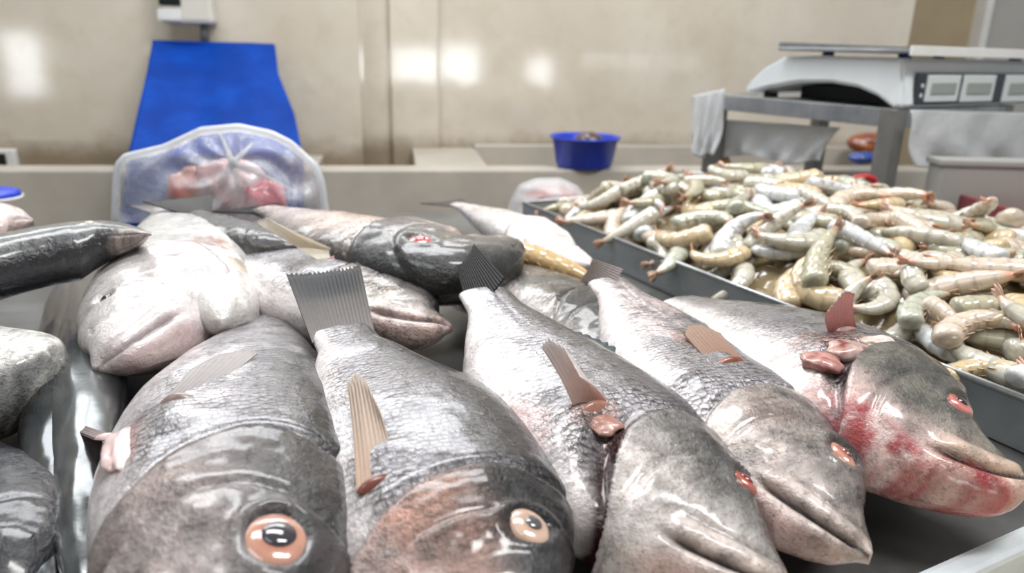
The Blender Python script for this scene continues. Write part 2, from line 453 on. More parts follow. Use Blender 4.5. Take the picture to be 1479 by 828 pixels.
def make_fish(name, label, spine, H, W, nu=200, nv=130, flip=False, roll=0., cat='fish', back=(70, 72, 76), side=(168, 162, 166), belly=(222, 214, 212),
              headc=(120, 112, 106), cheek=None, lips=(206, 190, 182), patches=(), gill=.0, mouth=1., eye=None, scl=1.0, op=1.0,
              eyexy=(.15, .058), eyer=.03, lowz=.85, group=None, seed=0, backline=.45, slender=False, headscl=.45, opx=.335, darkhead=.45, cheekline=.35, blunt=0., skin='skin', mott=1.):
    ctrl = [P(a, b, z) for a, b, z in spine]
    curve, s = catmull(ctrl, 0); L = s[-1]
    uu = np.linspace(0, 1, nu); u = .35 * uu ** 2 + .65 * uu; u = u / u[-1]      # denser near the snout
    C = sample(curve, s, u * L)
    T = np.gradient(C, axis=0); T /= np.linalg.norm(T, axis=1)[:, None]
    k = np.hanning(31); k /= k.sum()
    T = np.stack([np.convolve(np.pad(T[:, i], 15, mode='edge'), k, 'valid') for i in range(3)], 1); T /= np.linalg.norm(T, axis=1)[:, None]
    D = np.cross(T, [0, 0, 1.0]); D /= np.linalg.norm(D, axis=1)[:, None]
    if flip: D = -D
    U = np.cross(D, T); U *= np.sign(U[:, 2:3])
    if roll:
        c, sn = math.cos(roll), math.sin(roll); D, U = D * c + U * sn, U * c - D * sn
    tp, bt, wd = smooth_prof(u, PT) * H * .53, smooth_prof(u, PB) * H * .47, smooth_prof(u, PWD) * W / 2
    if blunt:
        q = np.clip(u / .16, 0, 1); bl = np.sqrt(np.clip(1 - (1 - q) ** 2, 0, 1)) * .92 + .08
        tp, bt, wd = np.where(u < .35, np.maximum(tp, H * .5 * bl * .96), tp), np.where(u < .35, np.minimum(bt, -H * .47 * bl * .96), bt), np.where(u < .35, np.maximum(wd, W * .5 * bl * .9), wd)
    if slender:
        flat = np.clip(u / .38, 0, 1) ** .62 * (1 - .75 * sm(.75, 1, u)); flat = np.maximum(flat, .08)
        tp, bt, wd = H * .5 * flat, -H * .5 * flat, W * .5 * flat
    C = C - U * wd[:, None] * .9
    phi = np.linspace(0, 2 * math.pi, nv, endpoint=False)
    cph, sph = np.cos(phi), np.sin(phi)
    e = .88
    cy = np.sign(cph) * np.abs(cph) ** e; sz = np.sign(sph) * np.abs(sph) ** e
    mid, hh = (tp + bt) / 2, (tp - bt) / 2
    Y = mid[:, None] + hh[:, None] * cy[None, :]
    Z = wd[:, None] * np.where(sz > 0, sz, sz * lowz)[None, :]
    X = np.repeat(u[:, None], nv, 1)                      # 0..1
    xn, yn = X, Y / L                                     # side view in body lengths
    yn = yn * (.33 * L / H)                               # features follow the depth of this body
    # ---- sculpting (offsets in body lengths, outwards)
    h = np.zeros_like(X)
    xe = opx - np.where(yn > .03, 3.0, 4.0 + 1.5 * gill) * (yn - .03) ** 2
    inop = sm(0, .004, xe - xn)
    h += op * (.011 + .016 * gill) * inop * sm(.15, 0, xe - xn) * sm(-.16, -.11, yn) * sm(.12, .03, yn)
    h -= op * (.007 + .03 * gill * gs(yn + .06, .06)) * gs(xn - xe - .010 - .022 * gill, .012 + .026 * gill) * (1 - inop)
    xp = opx - .095 - 4.0 * (yn + .0) ** 2
    h += op * .006 * sm(0, .004, xp - xn) * sm(.10, 0, xp - xn)
    h -= op * .003 * gs(xn - xp - .006, .006)
    # two faint opercular creases
    h -= op * .002 * gs(yn - .035 - .3 * (xn - .3), .004) * sm(.24, .27, xn) * inop
    # mouth
    ym = -.008 - .62 * xn + 1.0 * xn ** 2
    inm = sm(.165, .115, xn)
    dm = yn - ym
    h -= mouth * .014 * gs(dm, .0045) * inm
    h += mouth * .006 * gs(dm - .016, .011) * inm * sm(0, .04, xn)
    h += mouth * .007 * gs(dm + .016, .012) * inm * sm(0, .03, xn)
    h -= mouth * .004 * gs(dm - .036, .004) * inm * sm(.01, .05, xn)
    h += mouth * .003 * gs(xn - .128, .014) * gs(dm - .012, .014)
    h -= mouth * .004 * gs(dm + .045, .005) * sm(.22, .15, xn) * sm(.02, .06, xn)
    # eye socket
    re = np.hypot(xn - eyexy[0], yn - eyexy[1])
    if eye:
        h += .004 * gs(re - eyer * 1.15, .008) - .006 * sm(eyer * 1.05, eyer * .7, re)
    # nostrils
    for nx, ny in ((.075, .048), (.09, .056)) if not blunt else (): h -= .005 * gs(np.hypot(xn - nx, yn - ny), .004)
    # shoulder, lateral line, lumps
    yl = .062 - .05 * sm(.35, .8, xn)
    h -= .0012 * gs(yn - yl, .003) * sm(.36, .40, xn)
    h += .006 * gs(np.hypot((xn - .40) * .8, yn + .055), .03)
    hd = sm(.02, -.02, xn - xe)
    if slender: hd = sm(.25, .2, xn)
    h += .0035 * vnoise(xn * 26 + seed, yn * 26, seed, 3) * (.35 + .65 * hd) + .005 * vnoise(xn * 9, yn * 9 + seed, seed + 3, 2)
    fade = sm(0, .03, xn)
    h = h * (L * .97) * np.where(sz[None, :] > -.25, 1, .3) * fade * (.5 if slender else 1)
    base = C[:, None, :] + D[:, None, :] * Y[..., None] + U[:, None, :] * Z[..., None]
    nrm = D[:, None, :] * (cy * np.abs(cph) ** .3 * .7)[None, :, None] * np.ones_like(X)[..., None] + U[:, None, :] * sz[None, :, None]
    nrm /= np.maximum(np.linalg.norm(nrm, axis=2), 1e-6)[..., None]
    Vt = base + nrm * h[..., None]
    # ---- skin colour, with painted sheen and darkened creases laid in
    t = (Y - mid[:, None]) / np.maximum(hh[:, None], 1e-6)  # -1 belly .. 1 back
    t = t * np.where(sz[None, :] > 0, 1, 1) + .16 * vnoise(xn * 7, yn * 9, seed + 1, 3)
    w1 = sm(backline - .55, backline + .35, t); w0 = sm(-.35, -.85, t)
    col = hue(side) * np.ones(X.shape + (1,))
    def lay(c, w):
        nonlocal col
        col = col * (1 - w[..., None]) + hue(c) * w[..., None]
    lay(back, w1 * .85); lay(belly, w0)
    hc = hd * sm(-1.0, -.2, t); lay(headc, hc * (.9 if not slender else .4))
    lay(back, hd * sm(darkhead - .35, darkhead + .45, t + .35 * vnoise(xn * 16, yn * 16, seed + 31, 3)) * .8)
    if cheek: lay(cheek, hd * sm(cheekline, cheekline - .6, t) * (.5 + .9 * np.clip(vnoise(xn * 18, yn * 18, seed + 9, 3) + .3, 0, .55)))
    lay(lips, mouth * inm * gs(dm - .004, .028) * .8)
    lay((196, 150, 142), mouth * inm * gs(dm + .024, .010) * .55); lay((50, 34, 32), np.clip(mouth * inm * gs(dm, .004) * 1.1, 0, 1)); lay((84, 74, 70), mouth * inm * gs(dm - .036, .004) * .55); lay((120, 96, 90), mouth * .6 * gs(dm + .045, .004) * sm(.22, .15, xn) * sm(.02, .06, xn))  # pink lip band; sculpted mouth grooves painted darker in the colour
    if op: lay((70, 52, 48), np.clip(op * gs(xn - xe - .006, .008) * (1 - inop) * .5, 0, 1))  # crease behind the gill cover painted darker too
    if gill: lay((58, 22, 22), np.clip(gill * 1.3 * gs(xn - xe - .026, .030) * (1 - inop) * sm(-.17, -.13, yn) * sm(.06, -.02, yn), 0, 1))
    mo = vnoise(xn * 40, yn * 40, seed + 41, 4); col = col * (1 + hd * (.9 * mo * mott))[..., None]
    for (cx, cy_, rx, ry, c, k_) in patches:
        dd = np.hypot((xn - cx) / rx, (yn - cy_) / ry) + .55 * vnoise(xn * 22, yn * 22, seed + 5 + int(cx * 100), 3)
        lay(c, k_ * sm(1.1, .55, dd) * np.clip(.62 + 1.1 * vnoise(xn * 70 + 3, yn * 90, seed + 8, 3), .15, 1))
    sclm = scl * ((1 - hd) * sm(-.95, -.5, t) + headscl * hd * sm(.13, .18, xn) * sm(-.7, 0, t))
    side_uv = np.stack([X * L, Y], 2)
    V = Vt.reshape(-1, 3); Fc = grid_faces(nu, nv, True, flip)
    V = np.vstack([V, [Vt[0].mean(0) - T[0] * .004, Vt[-1].mean(0)]])
    n0 = nu * nv
    for j in range(nv):
        a, b = j, (j + 1) % nv
        f1 = (n0, a, b); f2 = (n0 + 1, (nu - 1) * nv + b, (nu - 1) * nv + a)
        Fc += [f1[::-1], f2[::-1]] if not flip else [f1, f2]
    colf = np.vstack([col.reshape(-1, 3), col[0].mean(0), col[-1].mean(0)])
    pad = lambda a: np.concatenate([a.reshape(-1), [0, 0]])
    root = thing(name, label, cat, (*C[nu // 2][:2], max(0, C[nu // 2][2] - wd[nu // 2])), group)
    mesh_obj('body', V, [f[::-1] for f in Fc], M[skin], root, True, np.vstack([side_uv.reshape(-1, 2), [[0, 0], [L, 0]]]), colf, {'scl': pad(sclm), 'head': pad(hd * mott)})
    fo = Fish(); fo.root, fo.L, fo.H, fo.u, fo.C, fo.D, fo.U, fo.T, fo.Y, fo.Vt, fo.nrm, fo.tp, fo.bt, fo.wd, fo.xn, fo.yn, fo.sz = root, L, H, u, C, D, U, T, Y, Vt, nrm, tp, bt, wd, xn, yn, sz
    if eye: add_eye(fo, eyexy, eyer, eye)
    return fo

def surf(fo, x, y):
    """point and outward normal on the upper flank at side-view position (body lengths)"""
    m = np.hypot(fo.xn - x, fo.yn - y) + np.where(fo.sz[None, :] > .02, 0, 10)
    i, j = np.unravel_index(np.argmin(m), m.shape)
    n = fo.nrm[i, j]
    return fo.Vt[i, j], n / np.linalg.norm(n), fo.T[i], fo.D[i]

def add_eye(fo, xy, r, spec):
    ring, iris, pup, pr, squash = spec                     # ring colour, inner colour, pupil colour, pupil radius, height squash
    p, n, T, D = surf(fo, *xy)
    n0 = fo.nrm; R = r * fo.L
    ex = T - n * np.dot(T, n); ex /= np.linalg.norm(ex); ey = np.cross(n, ex)
    def dome(rad, hgt, lift, off=(0, 0), sq=1.):
        V, rr = [], []
        for i in range(13):
            q = i / 12 * rad
            for k in range(32):
                th = 2 * math.pi * k / 32
                V.append(p + ex * (q * math.cos(th) + off[0]) + ey * (q * math.sin(th) * sq + off[1]) + n * (lift + hgt * (1 - (q / rad) ** 2) ** .5)); rr.append(q / rad)
        return np.array(V), np.array(rr), grid_faces(13, 32, True, False)
    V, rr, Fc = dome(R * 1.1, R * .42, -R * .12, (0, 0), squash)
    c = hue(ring)[None] * (1 - sm(.45, .75, 1 - rr + .15)[:, None]) + hue(iris)[None] * sm(.45, .75, 1 - rr + .15)[:, None]
    eyeo = mesh_obj('eye', V, Fc, M['eye'], fo.root, True, None, c)
    V, rr, Fc = dome(R * pr, R * .20, R * .2, (-R * .05, -R * .05), min(1, squash * 1.1))
    mesh_obj('pupil', V, Fc, M['pupil'] if pup is None else glossy('pupil_tint', pup), eyeo)

def fin(fo, name, base, tip, c0, c1, rays=12, m=10, ragged=.06, thick=.0006, curl=0., parent=None, wave=.00022, tipdark=None, curve_dir=None):
    """ray-stiffened membrane between a base line and a tip line (k x 3 each)"""
    base, tip = np.asarray(base, float), np.asarray(tip, float)
    n = rays * 4 + 1
    tt = np.linspace(0, 1, n)
    bi = np.stack([np.interp(tt, np.linspace(0, 1, len(base)), base[:, k]) for k in range(3)], 1)
    ti = np.stack([np.interp(tt, np.linspace(0, 1, len(tip)), tip[:, k]) for k in range(3)], 1)
    ray_ = np.cos(tt * rays * 2 * math.pi)
    ln = 1 - ragged * (1 - ray_) / 2 - ragged * rng.random(n) * .6
    v = np.linspace(0, 1, m)
    G = bi[:, None] * (1 - v[None, :, None]) + (bi + (ti - bi) * ln[:, None])[:, None] * v[None, :, None]
    nr = np.cross(ti[n // 2] - bi[n // 2], bi[-1] - bi[0] + (ti[-1] - ti[0])); nr /= np.linalg.norm(nr)
    cv = nr if curve_dir is None else np.asarray(curve_dir, float)
    G = G + nr * (ray_[:, None] * wave)[..., None] + cv * (curl * np.sin(v * math.pi * .9))[None, :, None]
    A = (G + nr * thick).reshape(-1, 3); B = (G - nr * thick).reshape(-1, 3)
    Fc = grid_faces(n, m); k = n * m
    Fc = Fc + [[i + k for i in f][::-1] for f in Fc]
    rim = [i * m + m - 1 for i in range(n)]
    for a, b in zip(rim[:-1], rim[1:]): Fc.append((b, a, a + k, b + k))
    for e_, rev in ((list(range(m)), 0), (list(range((n - 1) * m, n * m)), 1)):
        for a, b in zip(e_[:-1], e_[1:]): Fc.append((a, a + k, b + k, b) if rev else (b, b + k, a + k, a))
    cc = hue(c0)[None, None] * (1 - v[None, :, None]) + hue(c1)[None, None] * v[None, :, None]
    cc = np.repeat(cc, n, 0) * (1 - .06 * (1 - ray_[:, None, None]) / 2)
    if tipdark is not None:
        w = (sm(.5, .7, v)[None, :] * sm(1.0, .85, v)[None, :] * np.sin(tt * math.pi)[:, None] ** .5)[..., None]; cc = cc * (1 - w) + hue(tipdark) * w
    cc = np.vstack([cc.reshape(-1, 3)] * 2)
    return mesh_obj(name, np.vstack([A, B]), Fc, M['fin'], parent or fo.root, True, None, cc)

def idx(fo, x): return int(np.argmin(np.abs(fo.u - x)))
def back_fin(fo, x0, x1, hgt, c0, c1, rays=18, spiny=.3, name='dorsal_fin', lift=.25, lean=.5):
    xs = np.linspace(x0, x1, 24); sgn = 1 if name == 'dorsal_fin' else -1
    b, t = [], []
    for x in xs:
        i = idx(fo, x); j = 0 if sgn > 0 else len(fo.sz) // 2
        p = fo.Vt[i, j]; q = (x - x0) / (x1 - x0)
        e = np.sin(np.clip(q * 1.15 + .06, 0, 1) * math.pi) ** .55
        b.append(p - fo.D[i] * sgn * .004); t.append(p + (fo.D[i] * sgn + fo.T[i] * lean + fo.U[i] * lift) * hgt * (e + .05))
    return fin(fo, name, b, t, c0, c1, rays, 8, spiny)
def tail_fin(fo, length, spread, c0, c1, lift=0., bend=0., rays=16, tipdark=None, twist=0.):
    i = len(fo.u) - 3
    T, D, U = fo.T[i], fo.D[i], fo.U[i]
    if twist: D, U = D * math.cos(twist) + U * math.sin(twist), U * math.cos(twist) - D * math.sin(twist)
    p = fo.C[i] + fo.U[i] * 0; hb = fo.tp[i]
    qs = np.linspace(-1, 1, 15)
    b = [p - T * .008 + D * hb * q for q in qs]
    t = [p + T * length * (1 - .10 * (1 - q * q)) + D * (spread * q + bend * 1.) + U * lift for q in qs]
    return fin(fo, 'tail_fin', b, t, c0, c1, rays, 12, .05, .0008, 0, None, .0003, tipdark)
def pectoral(fo, xy, tips, c0, c1, bw=.022, rays=9, name='pectoral_fin', curl=.004, tw=0., base_c=(150, 70, 60)):
    p, n, T, D = surf(fo, *xy)
    ax = D * math.cos(tw) + T * math.sin(tw)
    b = [p - n * .002 + ax * bw * q for q in (-.5, -.2, .2, .5)]
    o = fin(fo, name, b, tips, c0, c1, rays, 12, .05, .0006, curl)
    # fleshy root of the fin
    V, rr = [], []
    for i in range(7):
        for k in range(18):
            th = 2 * math.pi * k / 18; q = i / 6
            V.append(p - n * .002 + ax * bw * .52 * q * math.cos(th) + T * .0045 * q * math.sin(th) + n * .005 * (1 - q * q)); rr.append(q)
    mesh_obj('fin_root', np.array(V), grid_faces(7, 18, True), M['flesh'], o, True, None, np.repeat(hue(base_c)[None], len(V), 0))
    return o

EYE_ORANGE = ((192, 142, 122), (178, 118, 98), (58, 54, 60), .5, .9)
GREY = dict(back=(38, 39, 42), side=(146, 143, 147), belly=(222, 215, 214))
WHITE_FIN, CREAM, DARKFIN = (222, 212, 206), (226, 200, 170), (52, 54, 56)
# 1: broad fish whose head runs out of the frame
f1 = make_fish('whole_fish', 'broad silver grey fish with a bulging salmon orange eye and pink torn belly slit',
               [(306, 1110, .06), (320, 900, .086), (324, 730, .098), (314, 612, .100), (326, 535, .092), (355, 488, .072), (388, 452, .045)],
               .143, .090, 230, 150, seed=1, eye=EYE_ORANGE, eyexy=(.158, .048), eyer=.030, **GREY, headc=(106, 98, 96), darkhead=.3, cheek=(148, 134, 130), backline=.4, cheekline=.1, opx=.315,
               patches=[(.37, -.115, .06, .028, (212, 164, 160), .95), (.54, -.05, .18, .10, (222, 217, 219), .95)])  # pink belly slit; the pale patch paints bright sheen on the flank
pectoral(f1, (.42, -.05), [surf(f1, .52, -.05)[0] + [0, 0, .003], surf(f1, .57, -.01)[0] + [0, 0, .004], surf(f1, .59, .02)[0] + [0, 0, .004], surf(f1, .57, .045)[0] + [0, 0, .003]], (186, 178, 178), (214, 208, 206), .02, base_c=(150, 130, 126), curl=.001)
back_fin(f1, .42, .85, .014, (70, 68, 68), (120, 116, 114), 22, .35)
tail_fin(f1, .085, .05, (74, 66, 60), (104, 84, 66), lift=-.01)
pectoral(f1, (.46, -.145), [P(102, 620, .05), P(112, 612, .055), P(125, 640, .05)], (190, 170, 168), (150, 140, 140), .02, 6, 'pelvic_fin', 0, base_c=(214, 190, 188))
# 2: fish with the raised fanned tail
f2 = make_fish('whole_fish', 'dark headed scaly fish with cream ringed eye, orange brown cheek and upright fanned tail',
               [(748, 975, .05), (722, 865, .072), (668, 745, .085), (622, 650, .09), (584, 572, .092), (535, 520, .088), (490, 470, .088)],
               .152, .088, 230, 150, seed=2, eye=((206, 176, 156), (190, 156, 136), (84, 80, 80), .45, .85), eyexy=(.178, .062), eyer=.032, **GREY, headc=(58, 54, 50), cheek=(160, 118, 102), headscl=.95, opx=.305, backline=.25, darkhead=.1)
tail_fin(f2, .088, .033, (150, 142, 138), (64, 62, 62), lift=.03, bend=.012, tipdark=(38, 44, 50), rays=18)
pectoral(f2, (.33, -.075), [P(500, 548, .105), P(512, 532, .112), P(528, 545, .112), P(548, 590, .105)], (214, 182, 156), (226, 212, 198), .024, tw=.3, base_c=(120, 66, 56))
back_fin(f2, .34, .86, .018, (84, 80, 78), (60, 58, 58), 26, .45, lift=.35)
pectoral(f2, (.52, -.14), [P(478, 618, .05), P(490, 640, .05), P(520, 668, .05)], (216, 200, 198), (180, 172, 172), .02, 7, 'pelvic_fin', 0, base_c=(226, 216, 214))
# 3: fish with the open gill
f3 = make_fish('whole_fish', 'grey fish with wide open gill cover showing dark red gap, narrow red eye',
               [(1140, 846, .05), (1060, 762, .068), (965, 668, .082), (860, 568, .09), (765, 488, .092), (698, 415, .10)],
               .146, .086, 230, 150, seed=3, gill=1.35, eye=((170, 96, 82), (140, 52, 44), (120, 42, 40), .5, .6), eyexy=(.16, .080), eyer=.026, **GREY, headc=(152, 148, 143), cheek=(208, 197, 192), backline=.6, opx=.315, darkhead=.25, cheekline=.1,
               patches=[(.39, -.03, .05, .05, (176, 140, 130), .7), (.46, -.13, .12, .04, (224, 190, 186), .9), (.62, -.03, .16, .07, (206, 204, 212), .7)])
tail_fin(f3, .065, .013, (80, 80, 82), (60, 60, 62), lift=.008, bend=.014, twist=.9)
pectoral(f3, (.40, -.025), [P(778, 498, .118), P(790, 486, .125), P(812, 500, .125), P(836, 545, .115)], (230, 196, 182), (238, 232, 230), .026, tw=.2, base_c=(178, 128, 110))
back_fin(f3, .45, .90, .016, (60, 62, 64), (96, 106, 108), 22, .12, lift=.3)
pectoral(f3, (.60, -.15), [P(708, 560, .05), P(730, 590, .05), P(745, 612, .05)], (210, 196, 194), (170, 160, 160), .02, 7, 'pelvic_fin', 0, base_c=(214, 190, 188))
# 4
f4 = make_fish('whole_fish', 'pale fish with orange brown fin stain, brown cheek and closed orange eye',
               [(1258, 800, .048), (1200, 720, .066), (1125, 625, .079), (1045, 545, .085), (955, 470, .082), (878, 402, .085)],
               .134, .082, 230, 150, seed=4, eye=((196, 140, 120), (166, 96, 80), (110, 66, 56), .4, .5), eyexy=(.165, .076), eyer=.03, **GREY, headc=(136, 127, 120), cheek=(198, 184, 178), backline=.75, opx=.335, darkhead=.4, cheekline=.15,
               patches=[(.84, .0, .26, .12, (226, 208, 207), .9), (.57, .03, .06, .05, (164, 116, 94), .75), (.5, -.12, .13, .05, (234, 227, 226), .9), (.26, .01, .05, .05, (126, 100, 90), .6)])
tail_fin(f4, .04, .012, (214, 204, 202), (150, 132, 124), lift=.012, twist=1.1)
pectoral(f4, (.44, .03), [surf(f4, .58, .0)[0] + [0, 0, .004], surf(f4, .62, .03)[0] + [0, 0, .006], surf(f4, .63, .06)[0] + [0, 0, .006], surf(f4, .59, .085)[0] + [0, 0, .004]], (180, 138, 118), (196, 168, 152), .028, tw=.2, base_c=(140, 82, 60), curl=.001)
pectoral(f4, (.46, -.13), [P(905, 512, .06), P(925, 528, .05), P(950, 560, .045)], (232, 214, 210), (206, 172, 166), .02, 8, 'pelvic_fin', 0, base_c=(234, 226, 222))
back_fin(f4, .42, .88, .012, (120, 114, 112), (160, 154, 150), 20, .3)
# 5
f5 = make_fish('whole_fish', 'olive headed fish with blood red jaw and pink eye, leaning on the shrimp tray',
               [(1480, 686, .05), (1425, 645, .067), (1342, 578, .086), (1238, 506, .098), (1120, 456, .09), (985, 428, .065)],
               .166, .092, 230, 150, seed=5, gill=.55, eye=((200, 128, 120), (180, 92, 84), (52, 34, 38), .45, .75), eyexy=(.165, .035), eyer=.028, **GREY, headc=(104, 100, 88), cheek=(196, 164, 156), lips=(204, 178, 156), headscl=.2, opx=.345, darkhead=.15, cheekline=-.2,
               patches=[(.07, -.075, .08, .022, (170, 60, 66), .95), (.16, -.11, .09, .028, (164, 50, 58), 1.), (.25, -.125, .08, .03, (176, 78, 80), .9), (.42, -.02, .05, .07, (196, 160, 150), .8), (.33, -.13, .07, .04, (222, 204, 196), .6), (.28, .06, .04, .03, (64, 62, 54), .6)])
pectoral(f5, (.45, .02), [P(1198, 450, .125), P(1222, 420, .14), P(1236, 424, .138)], (206, 150, 146), (222, 184, 180), .03, tw=.2, base_c=(206, 168, 160))
back_fin(f5, .36, .8, .022, (150, 96, 90), (176, 150, 144), 20, .3, lift=.2)

def flesh(fo, name, xy, size, cols, seed, rise=-.25):
    p, n, T, D = surf(fo, *xy); V, C = [], []
    for i in range(20):
        q = math.pi * i / 19
        for j in range(28):
            a = 2 * math.pi * j / 28; d = np.array([math.sin(q) * math.cos(a), math.sin(q) * math.sin(a), math.cos(q)])
            k = 1 + .4 * float(vnoise(d[0] * 2.2 + 4, d[1] * 2.2 + d[2] + 6, seed, 2))
            V.append(p + (T * d[0] * size[0] + D * d[1] * size[1] + n * (d[2] * size[2] + rise * size[2])) * k)
            w = float(np.clip(.5 + 1.6 * vnoise(d[0] * 3 + 2, d[1] * 3 + 8, seed + 1, 3), 0, 1)); C.append(hue(cols[0]) * (1 - w) + hue(cols[1]) * w)
    return mesh_obj(name, np.array(V), grid_faces(20, 28, True), M['flesh'], fo.root, True, None, np.array(C))
flesh(f5, 'gill_flesh', (.375, -.02), (.012, .020, .007), ((222, 196, 186), (150, 86, 80)), 3)
flesh(f5, 'gill_flesh', (.385, .045), (.011, .016, .005), ((232, 222, 212), (206, 180, 170)), 5)
flesh(f5, 'gill_flesh', (.355, -.075), (.015, .014, .006), ((200, 150, 140), (150, 96, 90)), 7)
flesh(f3, 'gill_flesh', (.37, -.03), (.012, .012, .004), ((206, 166, 152), (160, 110, 98)), 9)
flesh(f1, 'belly_flap', (.36, -.11), (.026, .009, .005), ((222, 190, 186), (214, 200, 200)), 11)

# ---- second row and the pile on the left
f6 = make_fish('whole_fish', 'silvery fish lying behind the upright tail, with cream raised side fin and closed pale mouth',
               [(652, 470, .058), (605, 445, .073), (535, 408, .082), (450, 380, .085), (380, 360, .08), (310, 345, .065)], .150, .08, 180, 110, seed=6,
               eye=((120, 110, 104), (90, 80, 76), None, .5, .5), eyexy=(.17, .085), eyer=.022, **GREY, headc=(112, 104, 98), cheek=(206, 196, 188), lips=(214, 176, 170), headscl=1.1, opx=.34, backline=.7, mouth=.7, darkhead=.3)
pectoral(f6, (.42, .045), [P(366, 320, .125), P(382, 312, .13), P(410, 328, .125)], (248, 240, 224), (250, 246, 238), .034, base_c=(120, 60, 50))
back_fin(f6, .35, .85, .014, (84, 80, 78), (104, 100, 98), 20, .3)
tail_fin(f6, .07, .045, (60, 60, 60), (44, 44, 46))
f7 = make_fish('whole_fish', 'black headed fish with bright red eye and reddish brown flank, lying on its back edge',
               [(748, 345, .098), (705, 348, .106), (640, 345, .112), (560, 326, .112), (470, 310, .105), (385, 298, .09)], .140, .08, 180, 110, flip=True, seed=7,
               eye=((200, 96, 92), (196, 52, 66), (150, 24, 44), .5, 1.), eyexy=(.26, .055), eyer=.026, back=(36, 38, 38), side=(204, 186, 178), belly=(226, 206, 200), headc=(50, 48, 47), backline=.75, opx=.42, mouth=.5,
               patches=[(.6, -.06, .2, .06, (176, 112, 92), .8)])
back_fin(f7, .35, .8, .012, (60, 58, 58), (90, 86, 84), 18, .3)
tail_fin(f7, .08, .05, (60, 58, 58), (40, 40, 42))
f8 = make_fish('whole_fish', 'white bellied fish with open jaw against the side of the shrimp tray',
               [(856, 382, .048), (825, 362, .057), (785, 335, .065), (730, 308, .07), (660, 292, .06)], .085, .06, 150, 90, flip=True, seed=8, gill=.6,
               back=(190, 186, 184), side=(224, 216, 214), belly=(236, 230, 228), headc=(226, 214, 212), lips=(220, 190, 184), scl=.25, opx=.45, mouth=.8, mott=.2, darkhead=1.2)
tail_fin(f8, .06, .04, (120, 110, 108), (90, 84, 82))
f9 = make_fish('whole_fish', 'dark fish wedged under its neighbours with a dull red eye and orange belly patch',
               [(950, 540, .05), (905, 490, .062), (860, 445, .07), (800, 412, .075), (735, 385, .07), (670, 368, .06)], .120, .074, 180, 110, seed=9,
               eye=((130, 70, 66), (150, 60, 64), (110, 40, 50), .5, .8), eyexy=(.26, .05), eyer=.03, back=(34, 34, 33), side=(84, 80, 73), belly=(190, 182, 178), headc=(50, 47, 43), opx=.4,
               patches=[(.8, -.02, .09, .06, (196, 128, 98), .85)])
back_fin(f9, .4, .85, .014, (84, 80, 76), (120, 110, 104), 18, .3)
tail_fin(f9, .06, .04, (120, 110, 104), (90, 84, 80))
f9b = make_fish('whole_fish', 'small white bellied fish peeping out between the tails of two larger fish',
               [(638, 418, .055), (660, 407, .06), (700, 392, .06), (760, 375, .045)], .075, .055, 120, 80, seed=19, back=(190, 186, 184), side=(216, 210, 206), belly=(226, 220, 216), headc=(212, 206, 202), scl=.3, mouth=.5, opx=.4, mott=.2, darkhead=1.2)
tail_fin(f9b, .04, .03, (120, 110, 104), (90, 84, 80))
f10 = make_fish('whole_fish', 'milky white fish with bluntly rounded jaw and small dark eye, heaped on its left neighbours',
               [(136, 532, .062), (165, 488, .078), (205, 430, .090), (245, 372, .10), (262, 325, .10), (245, 296, .09)], .150, .09, 190, 120, flip=True, seed=10, gill=.35,
               eye=((90, 84, 86), (60, 56, 60), None, .6, .6), eyexy=(.19, .07), eyer=.02, back=(150, 148, 148), side=(206, 204, 200), belly=(222, 219, 215), headc=(200, 195, 193), cheek=(196, 184, 185), lips=(190, 176, 176), scl=.22, opx=.42, mouth=.6, backline=.9, mott=.12, darkhead=1.2,
               patches=[(.47, -.08, .06, .05, (150, 96, 76), .9)])
tail_fin(f10, .08, .05, (200, 196, 194), (120, 116, 114))
# the bulging white belly lobe beside it
f10b = make_fish('whole_fish', 'plump white fish belly bulging beside the milky white fish',
               [(322, 462, .075), (318, 432, .085), (300, 390, .092), (275, 350, .095), (255, 320, .09)], .095, .085, 120, 90, seed=20, back=(200, 194, 188), side=(218, 214, 210), belly=(220, 216, 212), headc=(220, 216, 212), mott=.1, darkhead=1.3, scl=.08, mouth=0., op=0., lips=(236, 232, 228),
               patches=[(.35, .12, .1, .05, (206, 172, 130), .7)])
tail_fin(f10b, .05, .03, (120, 116, 114), (90, 88, 88))
f11 = make_fish('slender_fish', 'slender dark gunmetal fish with pale eye and pointed snout, resting across the pile', [(214, 336, .128), (150, 324, .132), (70, 331, .132), (-20, 350, .128), (-140, 385, .12)], .068, .058, 150, 100, seed=11, slender=True,
               eye=((196, 186, 160), (176, 166, 136), (60, 58, 50), .4, .8), eyexy=(.30, -.005), eyer=.022, back=(60, 62, 62), side=(84, 86, 84), belly=(40, 40, 44), headc=(50, 48, 48), scl=.15, mouth=.6, op=0.)
tail_fin(f11, .06, .04, DARKFIN, (40, 40, 42)); back_fin(f11, .5, .85, .012, DARKFIN, (60, 60, 62), 12, .3)
f12 = make_fish('whole_fish', 'striped silver white fish at the tray edge beside the long dark fish', [(66, 505, .082), (30, 500, .084), (-40, 492, .086), (-130, 484, .086), (-260, 475, .08)], .112, .09, 150, 100, seed=12, blunt=1.,
               back=(200, 198, 194), side=(196, 194, 190), belly=(150, 150, 150), headc=(206, 204, 198), scl=.5, mouth=.0, op=0., backline=1.2,
               patches=[(.42, .02, .07, .05, (60, 60, 66), .85), (.6, .05, .03, .1, (120, 112, 108), .7), (.7, .05, .02, .1, (120, 112, 108), .7)])
tail_fin(f12, .06, .04, (140, 136, 132), (110, 106, 104))
